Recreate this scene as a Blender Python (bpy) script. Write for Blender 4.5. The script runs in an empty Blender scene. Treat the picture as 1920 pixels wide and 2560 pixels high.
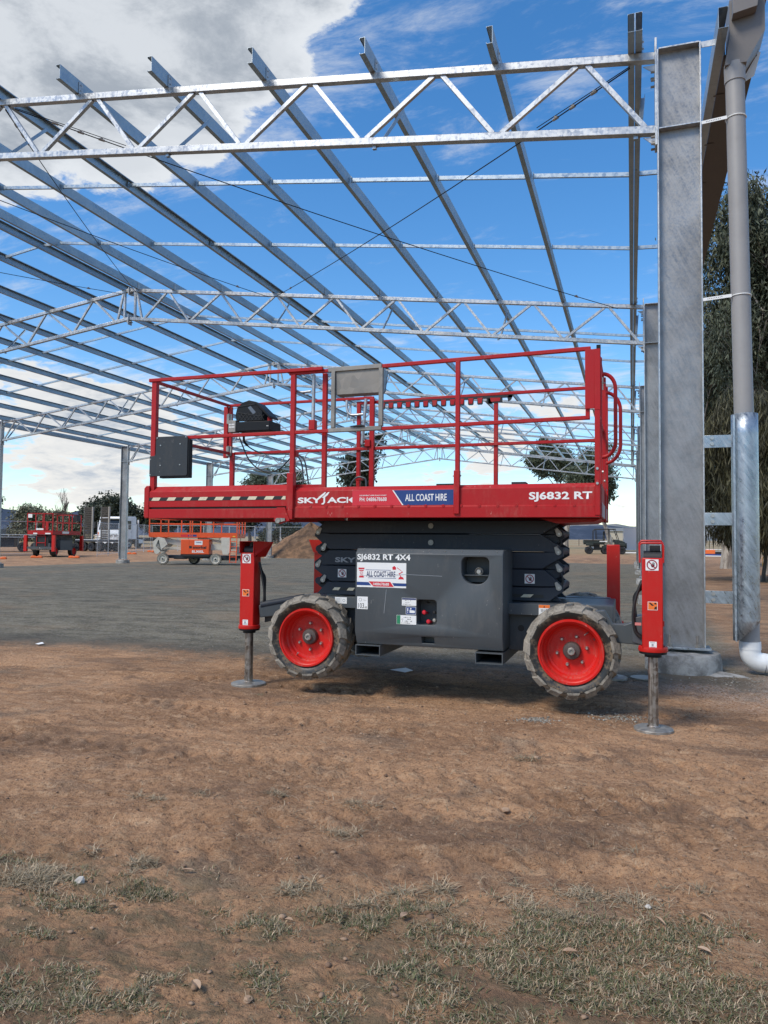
import bpy, bmesh, math, random
import numpy as np
from mathutils import Vector, Matrix
SC = bpy.context.scene
COL = SC.collection
RNG = random.Random(7)
rad = math.radians
# ------------------------------------------------------------------ camera
cam_d = bpy.data.cameras.new('camera'); cam = bpy.data.objects.new('camera', cam_d); COL.objects.link(cam)
cam_d.sensor_fit = 'VERTICAL'; cam_d.sensor_height = 36.0; cam_d.lens = 25.92
cam_d.clip_start = 0.05; cam_d.clip_end = 9000
CR = Vector((0.947957, 0.318252, 0.009684)); CU = Vector((0.004176, -0.042839, 0.999073)); CF = Vector((-0.318372, 0.947038, 0.041939))
CAMP = Vector((0, 0, 1.4))
cam.matrix_world = Matrix(((CR.x, CU.x, -CF.x, CAMP.x), (CR.y, CU.y, -CF.y, CAMP.y), (CR.z, CU.z, -CF.z, CAMP.z), (0, 0, 0, 1)))
SC.camera = cam
FPX = 1843.0
def pixdir(px, py):
    return (CF*FPX + CR*(px-960) + CU*(1280-py)).normalized()
def ground_pt(px, py):
    d = pixdir(px, py); return CAMP + d*(-1.4/d.z)
# ------------------------------------------------------------------ world, sun, exposure
SUN_EL, SUN_AZ = rad(50), rad(212)      # azimuth clockwise from +Y: behind the camera, a little to its left
sun_dir = Vector((math.sin(SUN_AZ)*math.cos(SUN_EL), math.cos(SUN_AZ)*math.cos(SUN_EL), math.sin(SUN_EL)))
sd = bpy.data.lights.new('sun', 'SUN'); sun = bpy.data.objects.new('sun', sd); COL.objects.link(sun)
sd.energy = 2.6; sd.angle = rad(18); sd.color = (1.0, 0.92, 0.80)
sun.location = (0, 0, 30); sun.rotation_euler = sun_dir.to_track_quat('Z', 'Y').to_euler()
SC.view_settings.view_transform = 'Standard'; SC.view_settings.look = 'None'
SC.view_settings.exposure = 0.30; SC.view_settings.gamma = 1.0
try: SC.view_settings.use_curve_mapping = False
except Exception: pass
world = bpy.data.worlds.new('World'); SC.world = world; world.use_nodes = True

class NT:
    """short hand for building node trees"""
    def __init__(s, tree): s.t = tree; s.n = tree.nodes; s.l = tree.links
    def new(s, t, **kw):
        n = s.n.new(t)
        for k, v in kw.items(): setattr(n, k, v)
        return n
    def put(s, sock, v):
        if v is None: return
        if isinstance(v, bpy.types.NodeSocket): s.l.new(v, sock)
        elif isinstance(v, (tuple, list, Vector)) and sock.type == 'RGBA': sock.default_value = tuple(v) if len(v) == 4 else (*v, 1)
        else: sock.default_value = v
    def math(s, op, a, b=None, c=None, clamp=False):
        n = s.new('ShaderNodeMath', operation=op); n.use_clamp = clamp
        s.put(n.inputs[0], a); s.put(n.inputs[1], b); s.put(n.inputs[2], c); return n.outputs[0]
    def vmath(s, op, a, b=None):
        n = s.new('ShaderNodeVectorMath', operation=op); s.put(n.inputs[0], a)
        if op == 'SCALE': s.put(n.inputs[3], b)
        else: s.put(n.inputs[1], b)
        return n.outputs['Value'] if op in ('DOT_PRODUCT', 'LENGTH') else n.outputs[0]
    def sep(s, v): n = s.new('ShaderNodeSeparateXYZ'); s.put(n.inputs[0], v); return n.outputs
    def comb(s, x, y, z): n = s.new('ShaderNodeCombineXYZ'); s.put(n.inputs[0], x); s.put(n.inputs[1], y); s.put(n.inputs[2], z); return n.outputs[0]
    def noise(s, vec, scale, detail=4, rough=0.55, dist=0.0):
        n = s.new('ShaderNodeTexNoise'); s.put(n.inputs['Vector'], vec); n.inputs['Scale'].default_value = scale
        n.inputs['Detail'].default_value = detail; n.inputs['Roughness'].default_value = rough; n.inputs['Distortion'].default_value = dist
        return n.outputs[0]
    def voro(s, vec, scale, feat='F1', out='Distance'):
        n = s.new('ShaderNodeTexVoronoi', feature=feat); s.put(n.inputs['Vector'], vec); n.inputs['Scale'].default_value = scale; return n.outputs[out]
    def smooth(s, v, a, b, c=0.0, d=1.0, kind='SMOOTHSTEP'):
        n = s.new('ShaderNodeMapRange', interpolation_type=kind); n.clamp = True
        for i, x in enumerate((v, a, b, c, d)): s.put(n.inputs[i], x)
        return n.outputs[0]
    def mix(s, f, a, b, mode='MIX'):
        n = s.new('ShaderNodeMix', data_type='RGBA', blend_type=mode); s.put(n.inputs[0], f); s.put(n.inputs[6], a); s.put(n.inputs[7], b); return n.outputs[2]
    def scale(s, v, x, y, z):
        n = s.new('ShaderNodeMapping'); s.put(n.inputs[0], v); n.inputs['Scale'].default_value = (x, y, z); return n.outputs[0]

def build_world():
    T = NT(world.node_tree); T.n.clear()
    out = T.new('ShaderNodeOutputWorld')
    sky = T.new('ShaderNodeTexSky'); sky.sky_type = 'NISHITA'; sky.sun_disc = False
    sky.sun_elevation = SUN_EL; sky.sun_rotation = SUN_AZ; sky.air_density = 1.0; sky.dust_density = 0.4; sky.ozone_density = 2.5
    hs = T.new('ShaderNodeHueSaturation'); hs.inputs['Saturation'].default_value = 1.3; hs.inputs['Value'].default_value = 1.38; T.l.new(sky.outputs[0], hs.inputs['Color'])
    bg = T.new('ShaderNodeBackground'); T.l.new(hs.outputs[0], bg.inputs[0]); bg.inputs[1].default_value = 0.12
    d = T.new('ShaderNodeTexCoord').outputs['Generated']
    x, y, z = T.sep(d)
    zz = T.math('MAXIMUM', z, 0.0)
    k = T.math('DIVIDE', 1.0, T.math('ADD', zz, 0.22))
    p = T.comb(T.math('MULTIPLY', x, k), T.math('MULTIPLY', y, k), T.math('MULTIPLY', zz, 2.2))
    # broad weather: where cloud gathers and where the sky is open
    def field(blobs):
        acc = None
        for px, py, r, a in blobs:
            v = pixdir(px, py)
            g = T.smooth(T.vmath('DOT_PRODUCT', d, tuple(v)), math.cos(rad(r)), 1.0, 0.0, a)
            acc = g if acc is None else T.math('ADD', acc, g)
        return acc
    bias = field([(100, 40, 20, .26), (520, 20, 15, .25), (740, 100, 9, .13), (60, 300, 9, .08), (180, 470, 6, .13), (400, 330, 7, .13), (60, 890, 8, .14), (330, 960, 9, .12), (150, 1130, 9, .12), (420, 1150, 7, .08), (700, 1180, 9, .08),
                  (1120, 1200, 8, .18), (1340, 1010, 8, .17), (1500, 1060, 7, .08), (1430, 110, 4.2, .30), (1190, 90, 5, .10), (1060, 330, 9, .04),
                  (1120, 640, 22, -.24), (800, 640, 12, -.14), (1360, 400, 14, -.12), (1560, 640, 14, -.14), (900, 300, 8, -.12), (60, 680, 10, -.22), (330, 640, 10, -.24), (560, 560, 11, -.22), (620, 800, 9, -.16), (250, 800, 6, -.1), (620, 1290, 6, -.08)])
    n1 = T.noise(p, 2.6, 10, 0.6, 0.25)
    n2 = T.noise(T.vmath('ADD', p, (7.3, 2.1, 0.4)), 8.5, 9, 0.66, 0.3)
    dens = T.math('ADD', T.math('ADD', T.math('MULTIPLY', n1, 0.95), T.math('MULTIPLY', n2, 0.42)), T.math('SUBTRACT', bias, T.smooth(z, .02, .24, .215, .17)))
    cover = T.smooth(dens, 0.565, 0.655)
    wn = T.noise(T.scale(p, 1.0, 2.6, 1.0), 3.4, 10, 0.68, 0.35)
    wisp = T.smooth(T.math('ADD', wn, T.math('MULTIPLY', bias, 0.22)), 0.45, 0.75, 0.0, T.smooth(z, .03, .25, .4, .72))
    cov = T.math('MAXIMUM', cover, wisp)
    thick = T.smooth(dens, 0.63, 0.86)
    lump = T.noise(T.vmath('ADD', p, (1.7, 5.1, 2.2)), 4.6, 10, 0.66, 0.2)
    shade = T.math('MULTIPLY', thick, T.smooth(lump, 0.36, 0.60, 1.0, 0.25))
    low = T.smooth(z, 0.0, 0.42)
    bright = T.mix(low, (0.94, 0.93, 0.90), (0.82, 0.86, 0.91))
    grey = T.mix(low, (0.48, 0.56, 0.67), (0.40, 0.45, 0.52))
    cc = T.mix(shade, bright, grey)
    bc = T.new('ShaderNodeBackground'); T.put(bc.inputs[0], cc); bc.inputs[1].default_value = 0.78
    mx = T.new('ShaderNodeMixShader'); T.put(mx.inputs[0], cov); T.l.new(bg.outputs[0], mx.inputs[1]); T.l.new(bc.outputs[0], mx.inputs[2])
    T.l.new(mx.outputs[0], out.inputs[0])
build_world()

# ------------------------------------------------------------------ materials
MATS = {}
def mat(name, col=(.5, .5, .5), rough=.6, metal=0.0, fn=None, spec=0.5):
    if name in MATS: return MATS[name]
    m = bpy.data.materials.new(name); m.use_nodes = True; T = NT(m.node_tree)
    b = T.n['Principled BSDF']; T.put(b.inputs['Base Color'], col); T.put(b.inputs['Roughness'], rough); b.inputs['Metallic'].default_value = metal
    b.inputs['Specular IOR Level'].default_value = spec
    if fn: fn(T, b)
    MATS[name] = m; return m
def bump(T, b, h, strength=.3, dist=.01):
    n = T.new('ShaderNodeBump'); n.inputs['Strength'].default_value = strength; n.inputs['Distance'].default_value = dist
    T.put(n.inputs['Height'], h); T.l.new(n.outputs[0], b.inputs['Normal'])
def paint(name, col, rough=.4, dust=(.32, .22, .15), amt=.25, scale=3.0, spec=.5):
    def f(T, b):
        o = T.new('ShaderNodeTexCoord').outputs['Object']
        n = T.noise(o, scale, 6, .65); n2 = T.noise(T.scale(o, 1, 1, .25), scale*9, 5, .7)
        k = T.math('MULTIPLY', T.smooth(n, .42, .75), T.smooth(n2, .35, .7)); k = T.math('MULTIPLY', k, amt)
        c = T.mix(T.smooth(n, .3, .7, 0, .35), col, tuple(x*.78 for x in col))
        c = T.mix(k, c, dust)
        ch = T.noise(T.scale(o, 1, 1, .35), 46, 3, .6); ln = T.noise(T.scale(o, .12, 1, 3.2), 26, 3, .6)
        w = T.math('MULTIPLY', T.smooth(ch, .69, .72), T.smooth(n, .45, .6)); w = T.math('MAXIMUM', w, T.math('MULTIPLY', T.smooth(ln, .715, .73), T.smooth(n, .5, .62)))
        T.put(b.inputs['Base Color'], T.mix(T.math('MULTIPLY', w, min(.8, amt*2.2)), c, tuple(min(.8, x*1.25+.08) for x in dust)))
        T.put(b.inputs['Roughness'], T.math('ADD', T.math('MULTIPLY', n2, .22), rough-.08, clamp=True))
        bump(T, b, n2, .06, .003)
    return mat(name, col, rough, 0, f, spec)
def galv(name, lo, hi, metal=.75, rough=.38, streak=(1, 1, .12), ss=30, sk=.5, tilt=0, spw=.16):
    def f(T, b):
        o = T.new('ShaderNodeTexCoord').outputs['Object']
        if tilt:
            mp = T.new('ShaderNodeMapping'); T.put(mp.inputs[0], o); mp.inputs['Rotation'].default_value = (0, rad(tilt), 0); so_ = mp.outputs[0]
        else: so_ = o
        sp = T.sep(T.voro(o, ss, 'F1', 'Color'))[0]
        st = T.noise(T.scale(so_, *streak), 14, 6, .7, .6); lg = T.noise(o, 1.6, 5, .6)
        v = T.math('ADD', T.math('MULTIPLY', sp, spw), T.math('ADD', T.math('MULTIPLY', st, sk), T.math('MULTIPLY', lg, 1-spw-sk)))
        v = T.smooth(v, .3, .68)
        T.put(b.inputs['Base Color'], T.mix(v, lo, hi))
        T.put(b.inputs['Roughness'], T.smooth(T.math('ADD', st, T.math('MULTIPLY', sp, .3)), .3, .9, rough-.08, rough+.22))
        bump(T, b, st, .05, .004)
    return mat(name, hi, rough, metal, f)
M_G = galv('galvanised_steel', (.34, .35, .36), (.56, .575, .58), .75, .34, (1, 1, .12), 30, .4)
M_GP = galv('galvanised_sheet', (.29, .345, .385), (.42, .48, .52), .85, .32, (1, .1, 1), 22, .3)
M_GC = galv('dull_galvanised_column', (.175, .172, .17), (.35, .352, .355), .6, .38, (1.8, 1.8, .22), 60, .34, 24, .06)
M_GS = galv('streaky_galvanised', (.20, .23, .27), (.50, .55, .58), .85, .30, (1.5, 1.5, .22), 60, .7, 35, .04)
M_RED = paint('red_paint', (.40, .009, .011), .40, (.40, .16, .12), .34, 3.0, .3)
M_ORED = paint('outrigger_red_paint', (.52, .012, .009), .34, (.4, .17, .12), .2, 3.0, .35)
M_RIM = paint('rim_red_paint', (.58, .014, .010), .36, (.4, .2, .15), .45, 6, .3)
M_GREY = paint('charcoal_paint', (.070, .081, .089), .42, (.17, .155, .14), .4, 2.5, .35)
M_DBOX = paint('dark_box_paint', (.036, .042, .048), .45, (.12, .11, .1), .3, 2.5, .3)
M_ARM = paint('dark_and_shaded_charcoal', (.030, .037, .050), .48, (.12, .11, .1), .35, 2.5, .28)  # same charcoal darkened for shade on the scissor arms; plain dark paint elsewhere
M_BLK = paint('black_rubber', (.012, .012, .013), .55, (.06, .055, .05), .4, 8)
M_BPL = mat('black_plastic', (.007, .008, .010), .5, spec=.25)
M_WHT = mat('white_print', (.78, .78, .76), .5)
M_CREAM = paint('cream_stripe', (.70, .62, .45), .6, (.3, .25, .18), .5, 20)
M_BLUE = mat('blue_print', (.012, .045, .19), .45)
M_NAVY = mat('navy_print', (.012, .025, .11), .45)
M_RPR = mat('red_print', (.60, .015, .03), .45)
M_MAR = mat('maroon_print', (.28, .015, .03), .45)
M_KPR = mat('black_print', (.012, .012, .012), .5)
M_GPR = mat('green_print', (.02, .22, .10), .5)
M_OPR = mat('orange_print', (.80, .17, .02), .5)
M_GRPR = mat('grey_print', (.30, .32, .34), .5)
M_STEEL = galv('worn_steel', (.22, .20, .18), (.42, .40, .36), .7, .42)
M_BOXS = galv('raw_steel_box', (.20, .185, .165), (.33, .31, .28), .35, .5, (1, 1, 1), 12, .2)
M_ROD = galv('steel_rod', (.12, .10, .085), (.42, .38, .34), .8, .3, (6, 6, .2), 30, .8)
M_CONC = None
def f_conc(T, b):
    o = T.new('ShaderNodeTexCoord').outputs['Object']
    n = T.noise(o, 5, 8, .65); n2 = T.noise(o, 60, 4, .6)
    T.put(b.inputs['Base Color'], T.mix(T.smooth(n, .35, .65), (.17, .16, .145), (.42, .41, .385))); bump(T, b, T.math('ADD', n, n2), .5, .02)
M_CONC = mat('rough_concrete', (.35, .34, .32), .9, 0, f_conc)
M_PIPE = paint('taupe_pvc', (.30, .288, .28), .45, (.2, .18, .16), .25, 3)
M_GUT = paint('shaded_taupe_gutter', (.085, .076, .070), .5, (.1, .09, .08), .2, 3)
M_FASC = paint('taupe_sheet_metal', (.17, .155, .145), .4, (.1, .09, .08), .2, 3)
M_PVC = paint('white_pvc', (.78, .80, .80), .32, (.45, .38, .3), .25, 5)
M_BOLT = mat('bolt_zinc', (.45, .44, .42), .35, .8)
def f_tread(T, b):
    o = T.new('ShaderNodeTexCoord').outputs['Object']
    n = T.noise(o, 7, 7, .65); n2 = T.noise(o, 45, 5, .65)
    T.put(b.inputs['Base Color'], T.mix(T.smooth(T.math('ADD', T.math('MULTIPLY', n, .6), T.math('MULTIPLY', n2, .4)), .36, .6), (.13, .115, .095), (.30, .268, .22))); bump(T, b, n2, .4, .004)
M_TREAD = mat('dusty_tyre_tread', (.2, .18, .15), .85, 0, f_tread)
def f_side(T, b):
    o = T.new('ShaderNodeTexCoord').outputs['Object']
    n = T.noise(o, 4.5, 7, .7); n2 = T.noise(o, 40, 5, .7)
    k = T.math('MULTIPLY', T.smooth(n, .47, .6), T.smooth(n2, .38, .55))
    T.put(b.inputs['Base Color'], T.mix(k, (.014, .014, .013), (.17, .125, .08))); T.put(b.inputs['Roughness'], T.smooth(k, 0, 1, .42, .9)); bump(T, b, n2, .3, .003)
M_SIDE = mat('tyre_sidewall', (.02, .02, .02), .5, 0, f_side)

# ------------------------------------------------------------------ mesh building
OFF = {}
class MB:
    def __init__(s): s.v = []; s.f = []; s.m = []; s.cur = 0
    def mat(s, i): s.cur = i; return s
    def add(s, vs, fs):
        b = len(s.v); s.v += [tuple(v) for v in vs]; s.f += [tuple(b+i for i in f) for f in fs]; s.m += [s.cur]*len(fs); return s
    def box(s, x0, x1, y0, y1, z0, z1):
        v = [(x, y, z) for z in (z0, z1) for y in (y0, y1) for x in (x0, x1)]
        return s.add(v, [(0, 2, 3, 1), (4, 5, 7, 6), (0, 1, 5, 4), (2, 6, 7, 3), (0, 4, 6, 2), (1, 3, 7, 5)])
    def bar(s, p, q, w, h=None, up=(0, 0, 1)):
        h = h or w; p = Vector(p); q = Vector(q); d = (q-p).normalized(); u = Vector(up)
        if abs(d.dot(u)) > .98: u = Vector((0, 1, 0))
        a = d.cross(u).normalized(); u = a.cross(d).normalized(); v = []
        for c in (p, q):
            for i, j in ((-1, -1), (1, -1), (1, 1), (-1, 1)): v.append(c + a*(i*w/2) + u*(j*h/2))
        return s.add(v, [(3, 2, 1, 0), (4, 5, 6, 7), (0, 1, 5, 4), (1, 2, 6, 5), (2, 3, 7, 6), (3, 0, 4, 7)])
    def tube(s, pts, r, n=8, caps=True):
        pts = [Vector(p) for p in pts]; rs = r if isinstance(r, (list, tuple)) else [r]*len(pts)
        d0 = (pts[1]-pts[0]).normalized(); u = Vector((0, 0, 1)) if abs(d0.z) < .9 else Vector((1, 0, 0)); vs = []
        for i, p in enumerate(pts):
            t = (pts[min(i+1, len(pts)-1)] - pts[max(i-1, 0)]).normalized()
            a = t.cross(u)
            if a.length < 1e-4: a = t.cross(Vector((0, 1, 0)))
            a.normalize(); u = a.cross(t).normalized()
            for k in range(n):
                an = 2*math.pi*k/n; vs.append(p + (a*math.cos(an) + u*math.sin(an))*rs[i])
        fs = [(i*n+k, i*n+(k+1) % n, (i+1)*n+(k+1) % n, (i+1)*n+k) for i in range(len(pts)-1) for k in range(n)]
        if caps: fs += [tuple(range(n-1, -1, -1)), tuple((len(pts)-1)*n+k for k in range(n))]
        return s.add(vs, fs)
    def cyl(s, p, q, r, n=16, r2=None): return s.tube([p, q], [r, r if r2 is None else r2], n)
    def lathe(s, prof, c, axis='Y', n=32, closed=False, caps=False):
        vs = []
        for r, t in prof:
            for k in range(n):
                a = 2*math.pi*k/n; u, w = r*math.cos(a), r*math.sin(a)
                vs.append((c[0]+u, c[1]+t, c[2]+w) if axis == 'Y' else ((c[0]+u, c[1]+w, c[2]+t) if axis == 'Z' else (c[0]+t, c[1]+u, c[2]+w)))
        m = len(prof); fs = [(i*n+k, i*n+(k+1) % n, ((i+1) % m)*n+(k+1) % n, ((i+1) % m)*n+k) for i in range(m if closed else m-1) for k in range(n)]
        if caps:
            if prof[0][0] > 1e-5: fs.append(tuple(range(n)))
            if prof[-1][0] > 1e-5: fs.append(tuple((m-1)*n+k for k in range(n-1, -1, -1)))
        return s.add(vs, fs)
    def prism(s, pts, plane, a, b):
        def P(u, v, t): return (u, t, v) if plane == 'XZ' else ((t, u, v) if plane == 'YZ' else (u, v, t))
        n = len(pts); vs = [P(u, v, a) for u, v in pts] + [P(u, v, b) for u, v in pts]
        return s.add(vs, [tuple(range(n-1, -1, -1)), tuple(range(n, 2*n))] + [(i, (i+1) % n, n+(i+1) % n, n+i) for i in range(n)])
    def sheet(s, x0, x1, z0, z1, y):            # flat print facing the viewer side (-Y)
        return s.add([(x0, y, z0), (x1, y, z0), (x1, y, z1), (x0, y, z1)], [(0, 1, 2, 3)])
    def poly(s, pts, y): return s.add([(p[0], y, p[1]) for p in pts], [tuple(range(len(pts)))])
    def ring(s, c, r0, r1, y, n=28, a0=0, a1=360):
        vs = []; full = a1-a0 >= 360; m = n if full else n+1
        for k in range(m):
            a = rad(a0+(a1-a0)*k/n)
            for r in (r0, r1): vs.append((c[0]+r*math.cos(a), y, c[1]+r*math.sin(a)))
        return s.add(vs, [(2*k, 2*((k+1) % m), 2*((k+1) % m)+1, 2*k+1) for k in range(n)])
    def mesh(s, name, mats, off=(0, 0, 0), smooth=True, fix=True):
        me = bpy.data.meshes.new(name); o = Vector(off)
        me.from_pydata([Vector(v)-o for v in s.v], [], s.f)
        for m in mats: me.materials.append(m)
        if len(mats) > 1: me.polygons.foreach_set('material_index', s.m)
        if fix and len(s.f) < 9000:
            bm = bmesh.new(); bm.from_mesh(me); bmesh.ops.recalc_face_normals(bm, faces=bm.faces); bm.to_mesh(me); bm.free()
        if smooth:
            me.polygons.foreach_set('use_smooth', [True]*len(me.polygons)); me.set_sharp_from_angle(angle=rad(38))
        me.update(); return me
    def build(s, name, mats, parent=None, bevel=0, smooth=True, fix=True, label=None):
        if not isinstance(mats, (list, tuple)): mats = [mats]
        off = OFF.get(parent.name, (0, 0, 0)) if parent else (0, 0, 0)
        o = bpy.data.objects.new(name, s.mesh(name, mats, off, smooth, fix)); COL.objects.link(o)
        if parent: o.parent = parent; OFF[o.name] = off
        if bevel:
            b = o.modifiers.new('bevel', 'BEVEL'); b.width = bevel; b.segments = 2; b.limit_method = 'ANGLE'; b.angle_limit = rad(40)
        if label: o['label'] = label
        return o
def tag(o, label=None, cat=None, group=None, kind=None):
    if label: o['label'] = label
    if cat: o['category'] = cat
    if group: o['group'] = group
    if kind: o['kind'] = kind
    return o
def thing(name, label, cat, loc=(0, 0, 0), group=None, local=False, rz=0.0):
    """an Empty at the base of a thing; parts are given in world coordinates unless local"""
    o = bpy.data.objects.new(name, None); COL.objects.link(o); o.location = loc; o.rotation_euler = (0, 0, rz); o.empty_display_size = .2
    OFF[o.name] = (0, 0, 0) if local else tuple(loc)
    return tag(o, label, cat, group)
def copy_tree(o, parent=None, loc=None, rz=None, label=None):
    c = o.copy(); COL.objects.link(c); OFF[c.name] = OFF.get(o.name, (0, 0, 0))
    if parent: c.parent = parent
    if loc is not None: c.location = loc
    if rz is not None: c.rotation_euler = (0, 0, rz)
    if label: c['label'] = label
    for ch in list(o.children): copy_tree(ch, c)
    return c
FONT = None
def text(name, txt, x0, x1, z0, z1, y, m, parent, bold=.02, shear=0, fit=True, mirror=False):
    cu = bpy.data.curves.new('lettering', 'FONT'); cu.body = txt; cu.size = 1; cu.offset = bold; cu.shear = shear; cu.resolution_u = 3; cu.fill_mode = 'FRONT'
    ob = bpy.data.objects.new('lettering', cu); COL.objects.link(ob)
    dg = bpy.context.evaluated_depsgraph_get(); me = bpy.data.meshes.new_from_object(ob.evaluated_get(dg))
    bpy.data.objects.remove(ob); bpy.data.curves.remove(cu)
    n = len(me.vertices); co = np.empty(n*3); me.vertices.foreach_get('co', co); co = co.reshape(-1, 3)
    mn, mx = co.min(0), co.max(0); u = (co[:, 0]-mn[0])/(mx[0]-mn[0]); w = (co[:, 1]-mn[1])/(mx[1]-mn[1])
    off = OFF.get(parent.name, (0, 0, 0)) if parent else (0, 0, 0)
    out = np.stack([x0+u*(x1-x0)-off[0], np.full(n, y-off[1]), z0+w*(z1-z0)-off[2]], 1)
    me.vertices.foreach_set('co', out.ravel()); me.materials.clear(); me.materials.append(m); me.update(); me.name = name
    o = bpy.data.objects.new(name, me); COL.objects.link(o); o.parent = parent; OFF[o.name] = off
    return o

# ------------------------------------------------------------------ noise for terrain
def vnoise(x, y, seed=0):
    xi = np.floor(x).astype(np.int64); yi = np.floor(y).astype(np.int64); xf = x-xi; yf = y-yi
    def h(a, b):
        n = (a*374761393 + b*668265263 + seed*1442695041) & 0xFFFFFFFF; n = ((n ^ (n >> 13))*1274126177) & 0xFFFFFFFF; return ((n ^ (n >> 16)) & 0xFFFF)/65535.0
    u = xf*xf*(3-2*xf); v = yf*yf*(3-2*yf)
    return (h(xi, yi)*(1-u)+h(xi+1, yi)*u)*(1-v) + (h(xi, yi+1)*(1-u)+h(xi+1, yi+1)*u)*v
def fbm(x, y, oct=4, seed=0, gain=.5):
    a = 1; s = 0; t = 0
    for o in range(oct): s += a*vnoise(x*2**o, y*2**o, seed+o); t += a; a *= gain
    return s/t
def sst(v, a, b): t = np.clip((v-a)/(b-a), 0, 1); return t*t*(3-2*t)
PADX0, PADX1, PADY0, PADY1 = -30.6, 1.25, 7.75, 57.8
def terrain(x, y):
    x = np.asarray(x, float); y = np.asarray(y, float); r = np.hypot(x, y)
    d = np.maximum(np.maximum(PADX0-x, x-PADX1), np.maximum(PADY0-y, y-PADY1))
    return 0.012*np.clip(r-40, 0, 330)*sst(d, 0, 6)
def tz(x, y): return float(terrain(x, y))
# ------------------------------------------------------------------ ground
def track(x, y, x0, y0, ang, w=.30, lug=.17, depth=.022):
    depth = depth*1.7
    c, s = math.cos(ang), math.sin(ang); u = (x-x0)*c + (y-y0)*s; v = -(x-x0)*s + (y-y0)*c + .12*np.sin(u*.35)
    inside = sst(w/2-np.abs(v), -.02, .03)
    ch = sst(np.sin(2*math.pi*(u/lug + np.abs(v)*3.2)), -.2, .5)
    return -depth*inside*(.35+.65*ch)
def near_relief(x, y):
    fade = 1-sst(np.hypot(x+1, y), 14, 30)
    amp = .55+.9*fbm(x*.7, y*.7, 3, 5)
    h = .045*(fbm(x*1.3, y*1.6, 3, 1)-.5) + .032*amp*(fbm(x*4+2.5*fbm(x*2, y*2, 3, 9), y*9+2*fbm(x*3, y*3, 2, 19), 5, 2, .68)-.5) + .034*amp*(fbm(x*19+3*fbm(x*7, y*7, 2, 29), y*34, 4, 3, .72)-.5)
    rid = np.abs(fbm(x*9+3, y*12, 3, 11)-.5); h -= .016*(1-sst(rid, 0, .05))*sst(fbm(x*1.1, y*1.1, 2, 12), .42, .6)
    onpad = sst(y, 7.5, 8.3); soft = (1-.55*onpad)
    for a in ((-1.5, 4.25, .06, .34, .16, .016), (-1.2, 5.2, -.05, .32, .15, .016), (-1, 6.55, .03, .3, .15, .016), (.5, 3.55, .30, .3, .16, .014), (-2, 3.25, .52, .3, .17, .018),
              (-3, 8.6, .02, .3, .15, .012), (-3, 9.3, -.03, .34, .17, .012), (-3, 7.95, .05, .3, .16, .018), (.9, 4.6, .8, .3, .16, .014)):
        h = h + track(x, y, *a)*(.15+.85*sst(fbm(x*1.3+a[1]*3, y*1.3, 3, 21), .40, .52))
    h = h*soft
    for fx, fy, r in ((.153, 6.0, .2), (-3.56, 6.48, .22), (.54, 9.04, .5)):
        k = sst(np.hypot(x-fx, y-fy), r*.8, r*1.7); h = h*k
    return h*fade + .004*fade
def ground_z(x, y): return terrain(x, y) + near_relief(np.asarray(x, float), np.asarray(y, float))
def axis_vals(lo, hi, step, far_lo, far_hi, g=1.09):
    a = list(np.arange(lo, hi+1e-6, step)); s = step; v = lo; pre = []
    while v > far_lo: s *= g; v -= s; pre.append(v)
    s = step; v = hi; post = []
    while v < far_hi: s *= g; v += s; post.append(v)
    return np.array(pre[::-1]+a+post)
xs = axis_vals(-4.2, 3.2, .019, -4500, 4500, 1.10); ys = axis_vals(1.4, 7.6, .019, -1500, 5000, 1.045)
GX, GY = np.meshgrid(xs, ys); GZ = ground_z(GX, GY)
nx, ny = len(xs), len(ys)
me = bpy.data.meshes.new('ground'); me.vertices.add(nx*ny); me.vertices.foreach_set('co', np.stack([GX, GY, GZ], -1).ravel())
ii = (np.arange(ny-1)[:, None]*nx + np.arange(nx-1)[None, :]).ravel()
fq = np.stack([ii, ii+1, ii+nx+1, ii+nx], 1).ravel()
me.loops.add(len(fq)); me.loops.foreach_set('vertex_index', fq); me.polygons.add(len(ii)); me.polygons.foreach_set('loop_start', np.arange(0, len(fq), 4)); me.polygons.foreach_set('use_smooth', [True]*len(ii)); me.update(calc_edges=True)
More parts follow.
